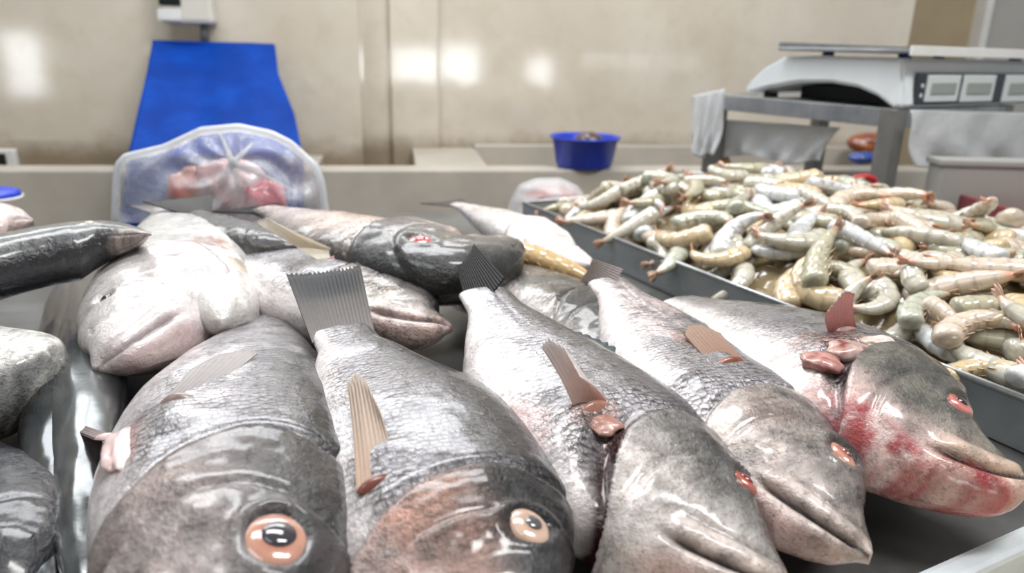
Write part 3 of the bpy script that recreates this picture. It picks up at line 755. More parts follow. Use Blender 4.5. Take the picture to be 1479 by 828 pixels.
f13 = make_fish('whole_fish', 'blunt pinkish white fish head under a blue dish at the far tray corner', [(48, 318, .11), (20, 304, .122), (-30, 300, .127), (-130, 305, .12)], .105, .08, 120, 80, seed=13, back=(150, 130, 128), side=(220, 204, 200), belly=(214, 190, 186), headc=(222, 206, 204), scl=.2, mouth=.4, op=.5, mott=.2, darkhead=1.)
tail_fin(f13, .05, .03, (120, 116, 114), (90, 88, 88))
for i, (sp_, w, lab) in enumerate([([(60, 960, .03), (62, 828, .045), (72, 640, .05), (86, 520, .05), (98, 440, .045), (104, 380, .03)], .052, 'long eel shaped dark steel fish, its back darker, beside the striped fish'),
                                   ([(128, 960, .035), (120, 828, .052), (120, 640, .058), (122, 520, .058), (128, 440, .052), (134, 370, .035)], .056, 'long eel shaped silver steel fish alongside the broad orange eyed fish')]):
    g = make_fish('ribbon_fish', lab, sp_, w, .05, 150, 70, seed=14 + i, slender=True, back=(40, 45, 49) if i else (26, 30, 32), side=(92, 97, 99) if i else (54, 60, 64), belly=(100, 102, 103) if i else (44, 48, 50), headc=(84, 86, 86), scl=.05, mouth=.0, op=0., skin='silver')
    tail_fin(g, .04, .02, DARKFIN, (40, 40, 42), rays=8)
f16 = make_fish('whole_fish', 'blue black fish with spiky fins in the dark corner of the tray', [(-40, 930, .03), (-25, 840, .05), (-15, 760, .06), (-25, 690, .055), (-50, 630, .035)], .080, .06, 120, 80, seed=16, back=(30, 32, 38), side=(40, 42, 50), belly=(34, 34, 40), headc=(34, 34, 38), scl=.5, mouth=.0, op=.3)
back_fin(f16, .25, .9, .03, (46, 48, 54), (26, 26, 34), 9, .7, lift=.4)
tail_fin(f16, .08, .06, DARKFIN, (34, 34, 38))
f17 = make_fish('whole_fish', 'charcoal tailed fish lying half hidden behind the cream finned fish', [(440, 350, .09), (390, 338, .098), (345, 326, .10), (310, 314, .10), (285, 304, .10)], .075, .05, 120, 80, seed=17, back=(40, 40, 40), side=(52, 52, 50), belly=(60, 58, 56), headc=(46, 46, 46), scl=.3, mouth=.0, op=.3)
tail_fin(f17, .06, .045, (60, 60, 58), (74, 72, 70), lift=.012)

# ------------------------------------------------------------------ shrimp
def shrimp_mat():
    t = NT('raw_shrimp_shell'); o = t.obj()
    col = t.n('ShaderNodeAttribute', attribute_name='col').outputs['Color']
    oc = t.n('ShaderNodeObjectInfo').outputs['Color']
    c = t.mix(1.0, oc, col, 'MULTIPLY')
    n = t.noise(110, 5, .7, o)
    c = t.mix(t.math('MULTIPLY', t.rng(n, .45, .7), .6), c, t.mix(1.0, c, (.68, .60, .50, 1), 'MULTIPLY'))
    t.l(c, t.b.inputs['Base Color'])
    t.set(Roughness=.22, Coat_Weight=.8, Coat_Roughness=.07, Subsurface_Weight=.4, Subsurface_Scale=.004)
    t.b.inputs['Subsurface Radius'].default_value = (1, .8, .5)
    t.bump(t.noise(220, 3, .6, o), .25, .0006)
    return t.m
M['shrimp'] = shrimp_mat()
def shrimp_parts(curl, length=.092, r0=.0122, seed=0):
    nu, nv = 40, 18
    u = np.linspace(0, 1, nu)
    th = curl * (u ** 1.3)
    dx, dy = np.cos(th), -np.sin(th)
    X = np.concatenate([[0], np.cumsum((dx[1:] + dx[:-1]) / 2)]) * length / (nu - 1); Y = np.concatenate([[0], np.cumsum((dy[1:] + dy[:-1]) / 2)]) * length / (nu - 1)
    seg = u * 6.0
    r = r0 * np.interp(u, [0, .04, .12, .35, .6, .8, .93, 1], [.55, .95, 1.05, 1.0, .86, .64, .42, .26]) * (1 + .10 * (1 - (seg - np.floor(seg))) - .03)
    phi = np.linspace(0, 2 * np.pi, nv, endpoint=False)
    V, C = [], []
    for i in range(nu):
        nrm = np.array([-dy[i], dx[i], 0])                    # dorsal side, outside of the curl
        for p in phi:
            a = math.cos(p) * 1.18 if math.cos(p) > 0 else math.cos(p) * .95
            V.append(np.array([X[i], Y[i], 0]) + nrm * r[i] * a + np.array([0, 0, 1]) * r[i] * .86 * math.sin(p))
            f = seg[i] - math.floor(seg[i]); band = .76 if f < .12 else 1.0
            tail = sm(.86, 1, u[i])
            C.append((np.array([1, 1, 1]) * band) * (1 - tail) + np.array([.95, .55, .45]) * tail)
    Fc = grid_faces(nu, nv, True, True); Fc.append(list(range(nv))); Fc.append(list(range((nu - 1) * nv, nu * nv))[::-1])
    body = (np.array(V), Fc, np.array(C))
    # tail fan: five pointed blades
    VV, FF, CC = [], [], []
    e = np.array([X[-1], Y[-1], 0]); t = np.array([dx[-1], dy[-1], 0]); b = np.array([0, 0, 1.0]); q = np.array([-dy[-1], dx[-1], 0])
    for k, a in enumerate((-.42, -.2, 0, .2, .42)):
        d = t * math.cos(a) + b * math.sin(a) ; s_ = np.cross(d, q)
        ln = .016 if k != 2 else .012
        base = len(VV)
        for i in range(5):
            f = i / 4; w = .0030 * math.sin(min(1, f * .85 + .15) * math.pi) ** .7 + .0003
            for sgn in (-1, 0, 1):
                VV.append(e - t * .002 + d * ln * f + s_ * w * sgn + q * (.0008 if sgn == 0 else 0) + q * (.001 * (k % 2)))
                CC.append(np.array([1., .72, .58]) * (1 - f) + np.array([.85, .45, .40]) * f)
            for sgn in (1, 0, -1):
                VV.append(e - t * .002 + d * ln * f + s_ * w * sgn - q * .0006 + q * (.001 * (k % 2))); CC.append(np.array([.9, .6, .5]))
        FF += [[x + base for x in f_] for f_ in grid_faces(5, 6, True)]
    fan = (np.array(VV), FF, np.array(CC))
    # swimming legs along the inner side
    VV, FF, CC = [], [], []
    for k in range(4):
        i = int(nu * (.14 + .15 * k)); nrm = np.array([-dy[i], dx[i], 0]); tt = np.array([dx[i], dy[i], 0])
        for sz_ in (-1, 1):
            p0 = np.array([X[i], Y[i], sz_ * r[i] * .35]) - nrm * r[i] * .85
            p1 = p0 - nrm * .004 + tt * .007; base = len(VV)
            for f, w in ((0, .0014), (.6, .0016), (1, .0004)):
                p = p0 * (1 - f) + p1 * f
                for a_, b_ in ((1, 0), (0, 1), (-1, 0), (0, -1)):
                    VV.append(p + tt * w * a_ + b * w * .5 * b_); CC.append((1, .8, .68))
            FF += [[x + base for x in f_] for f_ in grid_faces(3, 4, True)]
    legs = (np.array(VV), FF, np.array(CC))
    return body, fan, legs
protos = []
def raw_mesh(name, V, Fc, C, mat):
    me = bpy.data.meshes.new(name); me.from_pydata(np.asarray(V).tolist(), [], [tuple(int(i) for i in f) for f in Fc]); me.shade_smooth()
    a = me.color_attributes.new('col', 'FLOAT_COLOR', 'POINT'); c4 = np.ones((len(V), 4), np.float32); c4[:, :3] = C; a.data.foreach_set('color', c4.ravel())
    me.materials.append(mat); return me
for curl in (.25, .8, 1.5, 2.4, 3.2):
    b_, f_, l_ = shrimp_parts(curl)
    protos.append((raw_mesh('shell', *b_, M['shrimp']), raw_mesh('tail_fan', *f_, M['shrimp']), raw_mesh('swimming_legs', *l_, M['shrimp'])))
CURLS = ['nearly straight', 'slightly bent', 'curved', 'strongly curled', 'tightly ringed']
TINTS = [('olive grey', (182, 177, 154)), ('pale grey', (198, 194, 180)), ('yellowish tan', (206, 186, 150)), ('milky white', (213, 216, 217)), ('pinkish cream', (212, 197, 180)), ('glassy green grey', (186, 189, 173))]
def put_shrimp(kind, loc, R, scale, label, group, tint):
    r = thing('raw_shrimp', label, 'shrimp', loc, group)
    q = Matrix(R.tolist()).to_quaternion(); r.rotation_mode = 'QUATERNION'; r.rotation_quaternion = q; r.scale = (scale,) * 3
    for nm, me in zip(('shell', 'tail_fan', 'swimming_legs'), protos[kind]):
        c = bpy.data.objects.new(nm, me); COL.objects.link(c); c.parent = r; c.color = L4(tint)
    return r
def heap(b, a):
    return .012 + .088 * sm(-.07, .16, a) * sm(-.08, .22, b) * (1 - .30 * sm(.45, .95, b)) * (1 - .45 * sm(.34, .52, a)) + .012 * vnoise(b * 9, a * 9, 4, 2)
# packed lower layer
nb, na = 150, 84
B, A = np.meshgrid(np.linspace(.012, SLEN - .012, nb), np.linspace(.012, SWID - .012, na), indexing='ij')
Zm = np.maximum(heap(B, A) - .022 + .014 * np.abs(vnoise(B * 55, A * 55, 2, 2)), .008)
edge = np.minimum(np.minimum(B - .012, SLEN - .012 - B), np.minimum(A - .012, SWID - .012 - A)); Zm = np.where(edge < 1e-6, .004, Zm)
Vm = np.array([sp(b, a, z) for b, a, z in zip(B.ravel(), A.ravel(), Zm.ravel())])
mound = mesh_obj('packed_shrimp', Vm, grid_faces(nb, na), M['shrimp'], None, True, None, np.repeat(np.array([[.62, .55, .45]]), len(Vm), 0))
mound.color = L4((176, 166, 140)); mound['kind'] = 'stuff'; tag(mound, 'dense wet mass of shrimp packed underneath the top layer', 'shrimp')
pts = []
r2 = np.random.default_rng(21)
tries = 0
while len(pts) < 298 and tries < 60000:
    tries += 1
    b, a = r2.uniform(.0, SLEN - .03), r2.uniform(.026, SWID - .04)
    p = sp(b, a, 0); v = p - np.array([0, 0, CAM_H]); dep = np.dot(v, _fw); px = CX + F_PX * np.dot(v, _rt) / dep
    if px > 1800: continue
    lay_ = 0 if len(pts) < 200 else 1
    md = (.035 if lay_ == 0 else .042) if px < 1540 else .046
    if any((b - q[0]) ** 2 + (a - q[1]) ** 2 < md * md and q[2] == lay_ for q in pts): continue
    pts.append((b, a, lay_))
for b, a, lay_ in pts:
    z = heap(b, a) - .002 + lay_ * .014
    gb = (heap(b + .02, a) - heap(b - .02, a)) / .04; ga = (heap(b, a + .02) - heap(b, a - .02)) / .04
    n = np.array([0, 0, 1.0]) - sd * gb - se * ga + r2.normal(0, .2, 3); n /= np.linalg.norm(n)
    yaw = r2.uniform(0, 2 * math.pi); x = np.array([math.cos(yaw), math.sin(yaw), 0]); x -= n * np.dot(x, n); x /= np.linalg.norm(x)
    y = np.cross(n, x)
    k = int(r2.choice(5, p=[.2, .28, .26, .18, .08]))
    ti = int(r2.choice(6, p=[.17, .25, .18, .14, .14, .12])); zone = 'at the far end below the scale' if b < .3 else ('beside the tray wall along the fish' if a < .12 else ('on the middle of the heap' if b < .6 else 'at the near end of the heap'))
    put_shrimp(k, sp(b, a, max(z, .016)) - x * .035, np.stack([x, y, n], 1), r2.uniform(.78, 1.15), '%s %s raw shrimp %s' % (TINTS[ti][0], CURLS[k], zone), 'shrimp heaped on the metal tray', TINTS[ti][1])
# one shrimp lying on the dark fish
x = PY(836, 398, .80) - PY(742, 362, .82); x /= np.linalg.norm(x); n = np.array([.1, -.35, .93]); n /= np.linalg.norm(n); x -= n * np.dot(x, n); x /= np.linalg.norm(x)
put_shrimp(0, PY(744, 364, .82), np.stack([x, np.cross(n, x), n], 1), 1.15, 'lone tan shrimp tail lying on a dark fish beside the shrimp tray', None, (206, 176, 128))

# ------------------------------------------------------------------ background things
def film_mat(name, alpha, col=(225, 230, 236), rough=.18, nscale=14):
    t = NT(name); o = t.obj()
    n = t.noise(nscale, 5, .7, o, .6); w = t.rng(n, .42, .68)
    t.b.inputs['Base Color'].default_value = L4(col); t.set(Roughness=rough, Specular_IOR_Level=.9)
    t.bump(t.noise(nscale * 1.7, 5, .6, o, .8), .5, .010)
    if alpha > .5:
        tl = t.n('ShaderNodeBsdfTranslucent', i_Color=L4(col)); m2 = t.n('ShaderNodeMixShader', i_0=.5); t.l(t.b.outputs[0], m2.inputs[1]); t.l(tl.outputs[0], m2.inputs[2]); surf_out = m2.outputs[0]
    else: surf_out = t.b.outputs[0]
    tr = t.n('ShaderNodeBsdfTransparent'); mx = t.n('ShaderNodeMixShader')
    t.l(t.math('ADD', t.math('MULTIPLY', w, .3), alpha, True), mx.inputs[0])
    t.l(tr.outputs[0], mx.inputs[1]); t.l(surf_out, mx.inputs[2]); t.l(mx.outputs[0], t.out.inputs[0])
    return t.m
M['film'] = film_mat('clear_plastic_film', .22)
M['film_milky'] = film_mat('milky_plastic_film', .55, (232, 234, 236), .25, 20)
M['film_white'] = film_mat('white_plastic_sheet', .93, (240, 242, 244), .35, 12)
M['pink'] = vcol_mat('pink_fish_meat', .25, .6, 40, .4, 0, .003)

def bag(name, label, top_px, y0, base_py, bulge, mat, hem_mat, hem_r, hub, seed=0, n=70, m=40, rib=.012):
    """plastic bag: front and back film closed along the edge, gathered folds running out from a hub"""
    top_px = np.array(top_px, float); uu = np.linspace(0, 1, n)
    s = np.concatenate([[0], np.cumsum(np.hypot(*np.diff(top_px, axis=0).T))]); s /= s[-1]
    tx, ty = np.interp(uu, s, top_px[:, 0]), np.interp(uu, s, top_px[:, 1])
    root = thing(name, label, 'bag', PY(np.mean(top_px[:, 0]), base_py, y0) * np.array([1, 1, 1]))
    x0, x1 = top_px[0, 0], top_px[-1, 0]
    for sgn, nm in ((-1, 'front_film'), (1, 'back_film')):
        V = []
        for i in range(n):
            bx = x0 + (x1 - x0) * uu[i]
            for j in range(m):
                v = j / (m - 1)
                px, py = bx + (tx[i] - bx) * v, base_py + (ty[i] - base_py) * v
                ang_ = math.atan2(py - hub[1], px - hub[0]); rr = math.hypot(px - hub[0], py - hub[1])
                bl = (math.sin(uu[i] * math.pi) * max(0., 1 - v ** 3)) ** .6
                fold = rib * math.sin(ang_ * 9 + seed + 2 * math.sin(rr * .05)) * bl * min(1, rr / 40)
                V.append(PY(px, py, y0 + sgn * bulge * bl + fold))
        mesh_obj(nm, V, grid_faces(n, m, False, sgn > 0), mat, root)
    V, Fc = tube_data([PY(a, b, y0) for a, b in zip(tx, ty)], hem_r, 8); mesh_obj('hem', V, Fc, hem_mat, root)
    return root
def fold_ridges(root, y0, hub, ends, r):
    for k, (ex_, ey_) in enumerate(ends):
        q = np.linspace(0, 1, 14); mx_, my_ = (hub[0] + ex_) / 2 + 4 * math.sin(k * 2.1), (hub[1] + ey_) / 2 - 3
        pts_ = [PY((1 - t) ** 2 * hub[0] + 2 * t * (1 - t) * mx_ + t * t * ex_, (1 - t) ** 2 * hub[1] + 2 * t * (1 - t) * my_ + t * t * ey_, y0 - .052 + .035 * t) for t in q]
        V, Fc = tube_data(pts_, r * (1 - .75 * q), 10); mesh_obj('gathered_fold', V, Fc, M['film_milky'], root)
big_bag = bag('plastic_bag', 'large clear plastic bag with white hem standing below the blue apron', [(166, 320), (168, 262), (170, 240), (182, 227), (238, 214), (268, 200), (292, 189), (345, 184), (392, 194), (420, 208), (455, 240), (464, 262), (472, 320)], 1.14, 322, .07, M['film'], M['film_white'], .006, (335, 235), 1)
fold_ridges(big_bag, 1.14, (336, 236), [(318, 194), (366, 206), (306, 292), (346, 296), (425, 276)], .0055)
bag('plastic_bag', 'small milky plastic bag wrapped over pink meat beside the shrimp tray', [(732, 312), (742, 285), (752, 268), (775, 260), (808, 259), (832, 270), (850, 292), (864, 312)], 1.36, 316, .045, M['film_milky'], M['film_milky'], .003, (795, 280), 3, 40, 24, .006)

def blob(name, label, cat, c, r, cols, seed, group=None, rot=0., mat='pink'):
    nu, nv = 28, 40; V, C = [], []
    for i in range(nu):
        a = math.pi * i / (nu - 1)
        for j in range(nv):
            p = 2 * math.pi * j / nv; d = np.array([math.sin(a) * math.cos(p), math.sin(a) * math.sin(p), math.cos(a)])
            k = 1 + .22 * float(vnoise(d[0] * 2.2 + d[2] * 1.7 + 5, d[1] * 2.2 + 9, seed, 3))
            V.append(d * k * np.array(r)); w = float(np.clip(.5 + 1.4 * vnoise(d[0] * 2.5 + 3, d[2] * 2.5 + d[1] + 7, seed + 2, 3), 0, 1)); C.append(hue(cols[0]) * (1 - w) + hue(cols[1]) * w)
    V = np.array(V) @ rotz(rot).T + np.array(c)
    o = mesh_obj(name, V, grid_faces(nu, nv, True), M[mat], None, True, None, np.array(C)); tag(o, label, cat, group); return o
for px, py, r, cols, lab in [(280, 288, (.042, .035, .045), ((206, 150, 138), (176, 92, 84)), 'brownish pink fish head inside the large clear bag'),
                             (335, 285, (.06, .04, .055), ((232, 206, 208), (222, 176, 178)), 'pale pink fish fillet inside the large clear bag'),
                             (382, 292, (.035, .035, .035), ((232, 140, 150), (226, 96, 116)), 'bright pink piece of fish inside the large clear bag')]:
    blob('fish_piece', lab, 'fish piece', PY(px, py - 4, 1.14), r, cols, px)
blob('meat_piece', 'pink and white lump of meat inside the small milky bag', 'meat', PY(800, 296, 1.36), (.055, .03, .032), ((236, 214, 212), (206, 110, 104)), 5)

# blue apron hung on the left wall
def blue_mat():
    t = NT('blue_rubber_cloth'); o = t.obj(); n = t.noise(9, 5, .65, o)
    c = t.mix(t.rng(n, .35, .7), L4((0, 52, 138)), L4((2, 66, 162)))
    c = t.mix(t.math('MULTIPLY', t.rng(t.noise(30, 4, .6, o), .62, .75), .6), c, L4((20, 50, 110)))
    t.l(c, t.b.inputs['Base Color']); t.set(Roughness=.6, Specular_IOR_Level=.12); t.bump(t.noise(60, 3, .6, o), .15, .002); return t.m
M['blue'] = blue_mat()
lft = [(220, 60), (212, 105), (198, 165), (184, 230), (172, 330)]; rgt = [(397, 66), (402, 108), (425, 165), (438, 230), (440, 330)]
V, n, m = [], 60, 44
for j in range(m):
    v = j / (m - 1) * 4; k = min(int(v), 3); f = v - k
    l_, r_ = [np.array(q[k]) * (1 - f) + np.array(q[k + 1]) * f for q in (lft, rgt)]
    for i in range(n):
        u = i / (n - 1); px, py = l_ + (r_ - l_) * u
        py += 3 * math.sin(u * 6) * (1 - j / m)
        d = .05 + .018 * math.sin(u * 11 + .8 * j / m) * (.25 + j / m) + .012 * math.sin(u * 23 + 2) * (j / m) + .02 * (1 - math.sin(u * math.pi))
        V.append(PW(px, py, wall_pt(0, DL - .03 - (DL + .04) * min(1., (j / (m - 1)) / .72) - .03 + (.05 - d) * .5, 0), WN))
ap = thing('hanging_apron', 'bright blue rubber apron hanging in folds from the wall over the sink ledge', 'apron', V[n * (m - 1) + n // 2])
V = np.array(V); Fc = grid_faces(m, n); back = V - WN * .004; k = len(V)
Fa = Fc + [[i + k for i in f][::-1] for f in Fc]
ring = list(range(n)) + [i * n + n - 1 for i in range(1, m)] + [(m - 1) * n + i for i in range(n - 2, -1, -1)] + [i * n for i in range(m - 2, 0, -1)]
for a, b in zip(ring, ring[1:] + ring[:1]): Fa.append((a, a + k, b + k, b))
mesh_obj('cloth', np.vstack([V, back]), Fa, M['blue'], ap)
V, Fc = tube_data(np.array([PW(px, 61 + (px - 220) * .03, wall_pt(0, DL - .05, 0), WN) for px in np.linspace(221, 396, 12)]), .006, 8); mesh_obj('top_seam', V, Fc, M['blue'], ap)

# meter box with a pipe above the apron
def on_wall_box(name, x0, y0, x1, y1, d0, thick, mat, parent=None, bev=.004):
    p, q = [PW(*c, wall_pt(0, d0, 0), WN) for c in ((x0, y0), (x1, y1))]
    a0, a1 = [float(np.dot(v - LF, WD)) for v in (p, q)]
    return wbox(name, a0, a1, d0, d0 + thick, min(p[2], q[2]), max(p[2], q[2]), mat, parent, bev)
M['cream'] = simple('cream_plastic', (214, 210, 198), .4, 0, .05, 12)
M['black_glass'] = simple('black_glass', (30, 32, 36), .15)
mb = thing('meter_box', 'cream electric meter box with dark window fixed above the blue apron', 'meter', PW(265, 35, wall_pt(0, DL, 0), WN))
on_wall_box('case', 221, -60, 309, 35, DL - .07, .069, M['cream'], mb, .012)
on_wall_box('window', 224, -40, 261, 8, DL - .075, .006, M['black_glass'], mb)
on_wall_box('label_plate', 226, 12, 262, 30, DL - .073, .004, M['white_paint'], mb)
V, Fc = tube_data([PW(296, 30, wall_pt(0, DL - .03, 0), WN), PW(296, 64, wall_pt(0, DL - .03, 0), WN)], .012, 12); mesh_obj('pipe', V, Fc, M['steel_dull'], mb)
sk = thing('wall_socket', 'small white wall socket with black opening at the foot of the tiles', 'socket', PW(8, 245, wall_pt(0, DL, 0), WN))
on_wall_box('plate', -22, 216, 24, 246, DL - .03, .029, M['white_paint'], sk, .006)
on_wall_box('opening', -6, 222, 10, 240, DL - .033, .004, M['dark'], sk)
# blue lid at the far left
c = PY(-8, 283, 1.3)
V, Fc = lathe_data([(0, .012), (.03, .012), (.04, .008), (.042, -.004), (.039, -.004), (.036, .004), (0, .006)], c, 36)
M['blue_plastic'] = simple('blue_plastic', (38, 66, 196), .35, 0, .08, 14, .05)
M['navy'] = simple('navy_plastic', (26, 34, 110), .4)
ld = thing('blue_dish', 'shallow blue plastic dish with white rim beside the pinkish fish', 'dish', c); mesh_obj('dish_shell', V, Fc, M['blue_plastic'], ld)
V, Fc = lathe_data([(.0425, -.006), (.044, -.006), (.044, 0), (.0425, 0), (.0425, -.006)], c, 36); mesh_obj('rim', V, Fc, M['white_paint'], ld)

# blue bowl on the ledge
bc = PW(843, 240, wall_pt(0, .05, 0), WN); bc[2] = -.02
bc = P(843, 241, -.02); dep = np.dot(bc - np.array([0, 0, CAM_H]), _fw); R1 = 50 / F_PX * dep; HB = 44 / F_PX * dep
bw = thing('blue_bowl', 'round blue plastic bowl standing on the sink ledge', 'bowl', bc)
V, Fc = lathe_data([(0, .002), (R1 * .74, .002), (R1 * .80, .008), (R1 * .93, HB * .9), (R1, HB * .93), (R1 * 1.02, HB), (R1 * .94, HB), (R1 * .9, HB * .88), (R1 * .76, .012), (0, .010)], bc, 48)
mesh_obj('bowl_shell', V, Fc, M['blue_plastic'], bw)
blob('scrap', 'dark scrap poking out of the blue bowl', 'scrap', bc + [0.01, 0, HB * .78], (R1 * .45, R1 * .4, HB * .34), ((52, 40, 36), (84, 60, 52)), 8)

# ------------------------------------------------------------------ stand and scale
lx = np.array([-.527, .85, 0]); rx = np.array([.85, .527, 0]); ROT = np.stack([rx, lx, np.array([0, 0, 1.])], 1)
KC = PY(1297, 158, 1.47); ZT = KC[2]
def kp(l, r, z): return KC + lx * l + rx * r + np.array([0, 0, z - ZT])
def l_of(px, py, r=0.):
    p = PW(px, py, kp(0, r, ZT), rx); return float(np.dot(p - KC, lx)), float(p[2])
def r_of(px, py, l=0.):
    p = PW(px, py, kp(l, 0, ZT), lx); return float(np.dot(p - KC, rx)), float(p[2])
def kbox(name, l0, l1, r0, r1, z0, z1, mat, parent, bev=.002):
    return box(name, kp((l0 + l1) / 2, (r0 + r1) / 2, (z0 + z1) / 2), (r1 - r0, l1 - l0, z1 - z0), mat, parent, ROT, bev)
LS = l_of(1022, 150)[0]; RS = .44
st = thing('steel_stand', 'square tube steel stand carrying the weighing scale', 'stand', (*kp(LS / 2, RS / 2, 0)[:2], -.85))
LG = .036
for l_, r_ in ((0, 0), (LS - LG, 0), (0, RS - LG), (LS - LG, RS - LG)):
    kbox('leg', l_, l_ + LG, r_, r_ + LG, -.85, ZT, M['steel_dull'], st)
BH = .036
kbox('rail', LG, LS - LG, 0, .03, ZT - BH, ZT, M['steel'], st); kbox('rail', LG, LS - LG, RS - .03, RS, ZT - BH, ZT, M['steel'], st)
kbox('rail', 0, .03, LG, RS - LG, ZT - BH, ZT, M['steel'], st); kbox('rail', LS - .03, LS, LG, RS - LG, ZT - BH, ZT, M['steel'], st)
kbox('shelf', .03, LS - .03, .03, RS - .03, ZT - .006, ZT - .002, M['steel'], st)

prof = [l_of(*q) for q in [(1301, 156), (1301, 84), (1180, 80), (1128, 82), (1100, 98), (1080, 116), (1070, 131), (1080, 134), (1108, 126), (1150, 119), (1195, 119), (1235, 126), (1262, 138), (1284, 155)]]
prof = [(l, max(z, ZT + .001)) for l, z in prof]
SD = .54
M['scale_white'] = simple('white_abs_plastic', (222, 228, 232), .35, 0, .03, 10)
scl = thing('weighing_scale', 'white electronic price scale with steel pan and three display windows on the stand', 'scale', kp(.15, .2, ZT))
n = len(prof); V = [kp(l, .008, z) for l, z in prof] + [kp(l, SD, z) for l, z in prof]
bmv = bmesh.new(); vs = [bmv.verts.new(v) for v in V]
for k in range(n): bmv.faces.new((vs[k], vs[(k + 1) % n], vs[n + (k + 1) % n], vs[n + k]))
bmv.faces.new(vs[:n][::-1]); bmv.faces.new(vs[n:]); bmesh.ops.recalc_face_normals(bmv, faces=bmv.faces)
bmesh.ops.triangulate(bmv, faces=[f for f in bmv.faces if len(f.verts) > 4])
bmesh.ops.bevel(bmv, geom=[e for e in bmv.edges if len(e.link_faces) == 2 and e.calc_face_angle(0) > .6], offset=.006, segments=2, affect='EDGES')
bmv.verts.index_update(); bmv.faces.ensure_lookup_table()
mesh_obj('case', [v.co[:] for v in bmv.verts], [[v.index for v in f.verts] for f in bmv.faces], M['scale_white'], scl, False); bmv.free()
kbox('hollow_shade_block', .09, prof[6][0] - .09, .10, SD - .05, ZT, prof[9][1] - .004, M['dark'], scl)  # added dark block standing in for the shaded hollow under the case
for l_ in (.04, prof[5][0] - .03):
    for r_ in (.05, SD - .05):
        V, Fc = lathe_data([(0, 0), (.016, 0), (.016, .012), (0, .012)], kp(l_, r_, ZT), 16); mesh_obj('foot', V, Fc, M['dark'], scl)
# display panel on the right hand face
M['panel'] = simple('charcoal_panel', (46, 50, 60), .3); M['lcd'] = simple('grey_lcd', (150, 156, 152), .2); M['lcd_frame'] = simple('lcd_frame', (206, 212, 214), .3)
ra, za = r_of(1324, 105); rb, zb = r_of(1324, 152)
pan_ = kbox('display_panel', -.004, .002, ra, SD - .012, zb, za, M['panel'], scl)
for x0, x1 in ((1337, 1384), (1389, 1435), (1450, 1497)):
    r0, z1 = r_of(x0, 108); r1, _ = r_of(x1, 108); z0 = r_of(x0, 147)[1]
    if r1 > SD - .02: r1 = SD - .02
    fr = kbox('display_window', -.008, -.003, r0, r1, z0, z1, M['lcd_frame'], pan_)
    w_, h_ = r1 - r0, z1 - z0
    kbox('display_window', -.0095, -.0075, r0 + w_ * .12, r1 - w_ * .12, z0 + h_ * .28, z1 - h_ * .30, M['lcd'], pan_)
for zf in (.3, .6):
    r0 = r_of(1330, 120)[0]; kbox('indicator', -.006, -.003, r0 - .004, r0 + .004, zb + (za - zb) * zf - .004, zb + (za - zb) * zf + .004, M['lcd_frame'], pan_)
# weighing pan
zp = l_of(1303, 72)[1]; l1 = l_of(1130, 66)[0]
pn = kbox('weighing_pan', -.012, l1, -.012, SD + .03, zp - .006, zp + .002, M['steel'], scl, .002)
kbox('pan_lip', l1 - .004, l1, -.012, SD + .03, zp + .002, zp + .012, M['steel'], pn, .001); kbox('pan_lip', -.016, -.010, -.012, SD + .03, zp - .010, zp + .008, M['white_paint'], pn, .001)
zc = prof[1][1]
for l_, r_ in ((.03, .04), (l1 - .09, .04), (.03, SD - .08), (l1 - .09, SD - .08)):
    V, Fc = lathe_data([(0, 0), (.012, 0), (.012, zp - .006 - zc + .006), (0, zp - .006 - zc + .006)], kp(l_, r_, zc - .004), 14); mesh_obj('pan_support', V, Fc, M['navy'], scl)

def drape(name, label, quad_px, plane_p, plane_n, mat, amp, seed, thick=.0012, cat='plastic sheet', n=50, m=30):
    a, b, c, d = [np.array(q, float) for q in quad_px]      # top-left, top-right, bottom-right, bottom-left
    V = []; nn = np.array(plane_n, float)
    for j in range(m):
        v = j / (m - 1)
        for i in range(n):
            u = i / (n - 1); q = (a * (1 - u) + b * u) * (1 - v) + (d * (1 - u) + c * u) * v
            q = q + np.array([0, 4 * math.sin(u * 9 + seed) * v]) + np.array([3 * math.sin(v * 5 + seed), 0]) * (1 if i in (0, n - 1) else 0)
            o = amp * (math.sin(u * 17 + seed + 2.2 * math.sin(v * 3)) * (.3 + .7 * v) + .6 * math.sin(u * 31 + v * 5 + seed) * v)
            V.append(PW(*q, plane_p, nn) + nn * (o + amp * 1.7))
    V = np.array(V); Fc = grid_faces(m, n); k = len(V)
    ring = list(range(n)) + [i * n + n - 1 for i in range(1, m)] + [(m - 1) * n + i for i in range(n - 2, -1, -1)] + [i * n for i in range(m - 2, 0, -1)]
    Fa = Fc + [[i + k for i in f][::-1] for f in Fc] + [(p, p + k, q, q2) for p, q, q2 in ()]
    for p, q in zip(ring, ring[1:] + ring[:1]): Fa.append((p, p + k, q + k, q))
    o = mesh_obj(name, np.vstack([V, V - nn * thick]), Fa, mat); tag(o, label, cat); return o
drape('plastic_sheet', 'crinkled clear plastic sheet hanging below the scale displays', [(1304, 158), (1530, 164), (1530, 244), (1312, 236)], kp(-.012, 0, ZT), -lx, M['film_white'], .006, 1)
drape('plastic_sheet', 'white plastic sheet hanging inside the left side of the steel stand', [(1042, 172), (1216, 184), (1188, 236), (1044, 224)], kp(0, .05, ZT), -rx, M['film_white'], .006, 2)
drape('plastic_sheet', 'crumpled white plastic bag draped over the far leg of the stand', [(1008, 138), (1056, 128), (1040, 222), (1006, 226)], kp(LS + .02, -.01, ZT), -rx, M['film_white'], .010, 4)
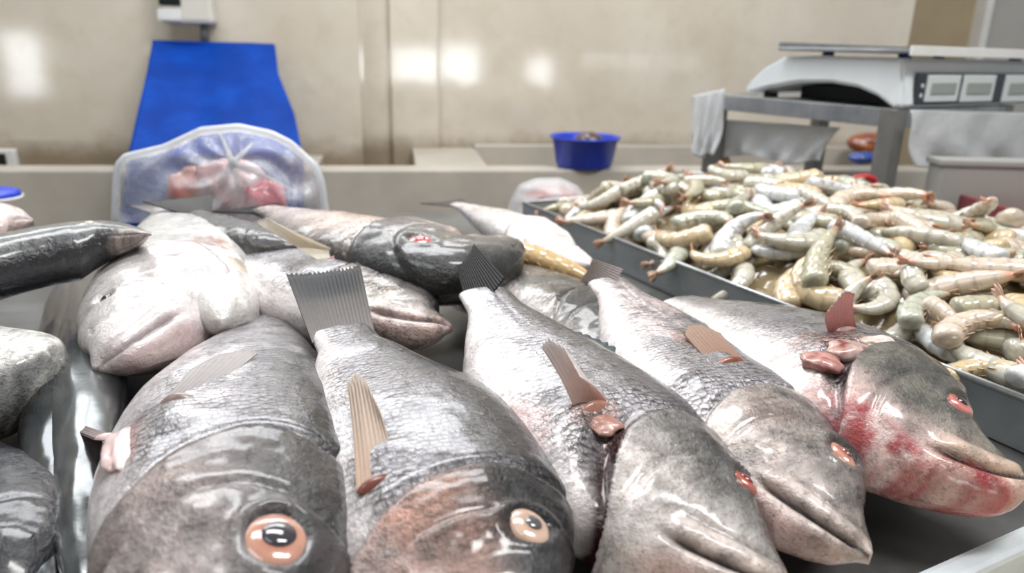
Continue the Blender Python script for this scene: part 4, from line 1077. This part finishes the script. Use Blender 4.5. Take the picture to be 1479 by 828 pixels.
# grey crate under the sheet, dark gap, maroon tray, odds and ends
M['grey_box'] = simple('grey_plastic', (158, 156, 152), .5, 0, .06, 8)
cb, ce = PY(1350, 300, 1.41), PY(1350, 238, 1.41)
cr = thing('grey_board', 'plain light grey plastic board standing below the clear sheet', 'board', (cb[0] + .2, 1.44, -.85))
box('board_panel', (cb[0] + .21, 1.437, (ce[2] - .85) / 2), (.42, .05, ce[2] + .85), M['grey_box'], cr, None, .006)
box('top_edge', (cb[0] + .21, 1.437, ce[2] + .004), (.43, .058, .012), M['grey_box'], cr, None, .003)
mt = simple('maroon_plastic', (122, 60, 66), .4, 0, .12, 16)
mc = P(1475, 318, .02)
mtr = thing('maroon_tray', 'dull maroon plastic tray beyond the shrimp heap', 'tray', (mc[0] + .1, mc[1], 0))
box('tray_floor', (mc[0] + .1, mc[1] + .02, .012), (.34, .26, .02), mt, mtr, rotz(.1), .006)
for dx, dy, w_, h_ in ((0, .13, .34, .012), (0, -.13, .34, .012), (.17, 0, .012, .26), (-.17, 0, .012, .26)):
    d_ = rotz(.1) @ np.array([dx, dy, 0]); box('tray_side', (mc[0] + .1 + d_[0], mc[1] + .02 + d_[1], .028), (w_, h_, .05), mt, mtr, rotz(.1), .003)
V, Fc = tube_data([PY(1043, 222, 1.9), PY(1066, 276, 1.86), PY(1078, 320, 1.84)], .012, 12)
o = mesh_obj('wooden_stick', V, Fc, simple('orange_wood', (190, 140, 84), .5, 0, .15, 30)); tag(o, 'orange brown stick leaning behind the leg of the stand', 'stick')
rc = PY(1245, 272, 1.41)
rh = thing('red_handle', 'small red plastic handle sticking up behind the shrimp heap', 'handle', rc)
th_ = np.linspace(0, math.pi, 16); V, Fc = tube_data([rc + np.array([-.024 * math.cos(a), 0, .022 * math.sin(a) ** .5]) for a in th_], .006, 10); mesh_obj('grip', V, Fc, simple('red_plastic', (178, 36, 44), .35), rh)
box('stem', rc + np.array([0, 0, -.02]), (.056, .012, .04), bpy.data.materials['red_plastic'], rh, None, .003)
lp = P(1262, 226, -.02)
blob('clay_pot_lump', 'terracotta brown bundle on the ledge behind the stand', 'bundle', P(1262, 222, -.02) + [0, 0, .035], (.09, .06, .04), ((176, 104, 66), (130, 70, 48)), 3)
blob('blue_cloth_lump', 'small crumpled blue cloth on the ledge by the brown bundle', 'cloth', P(1243, 232, -.02) + [-.0, -.02, .012], (.05, .03, .02), ((40, 70, 150), (60, 90, 170)), 4)
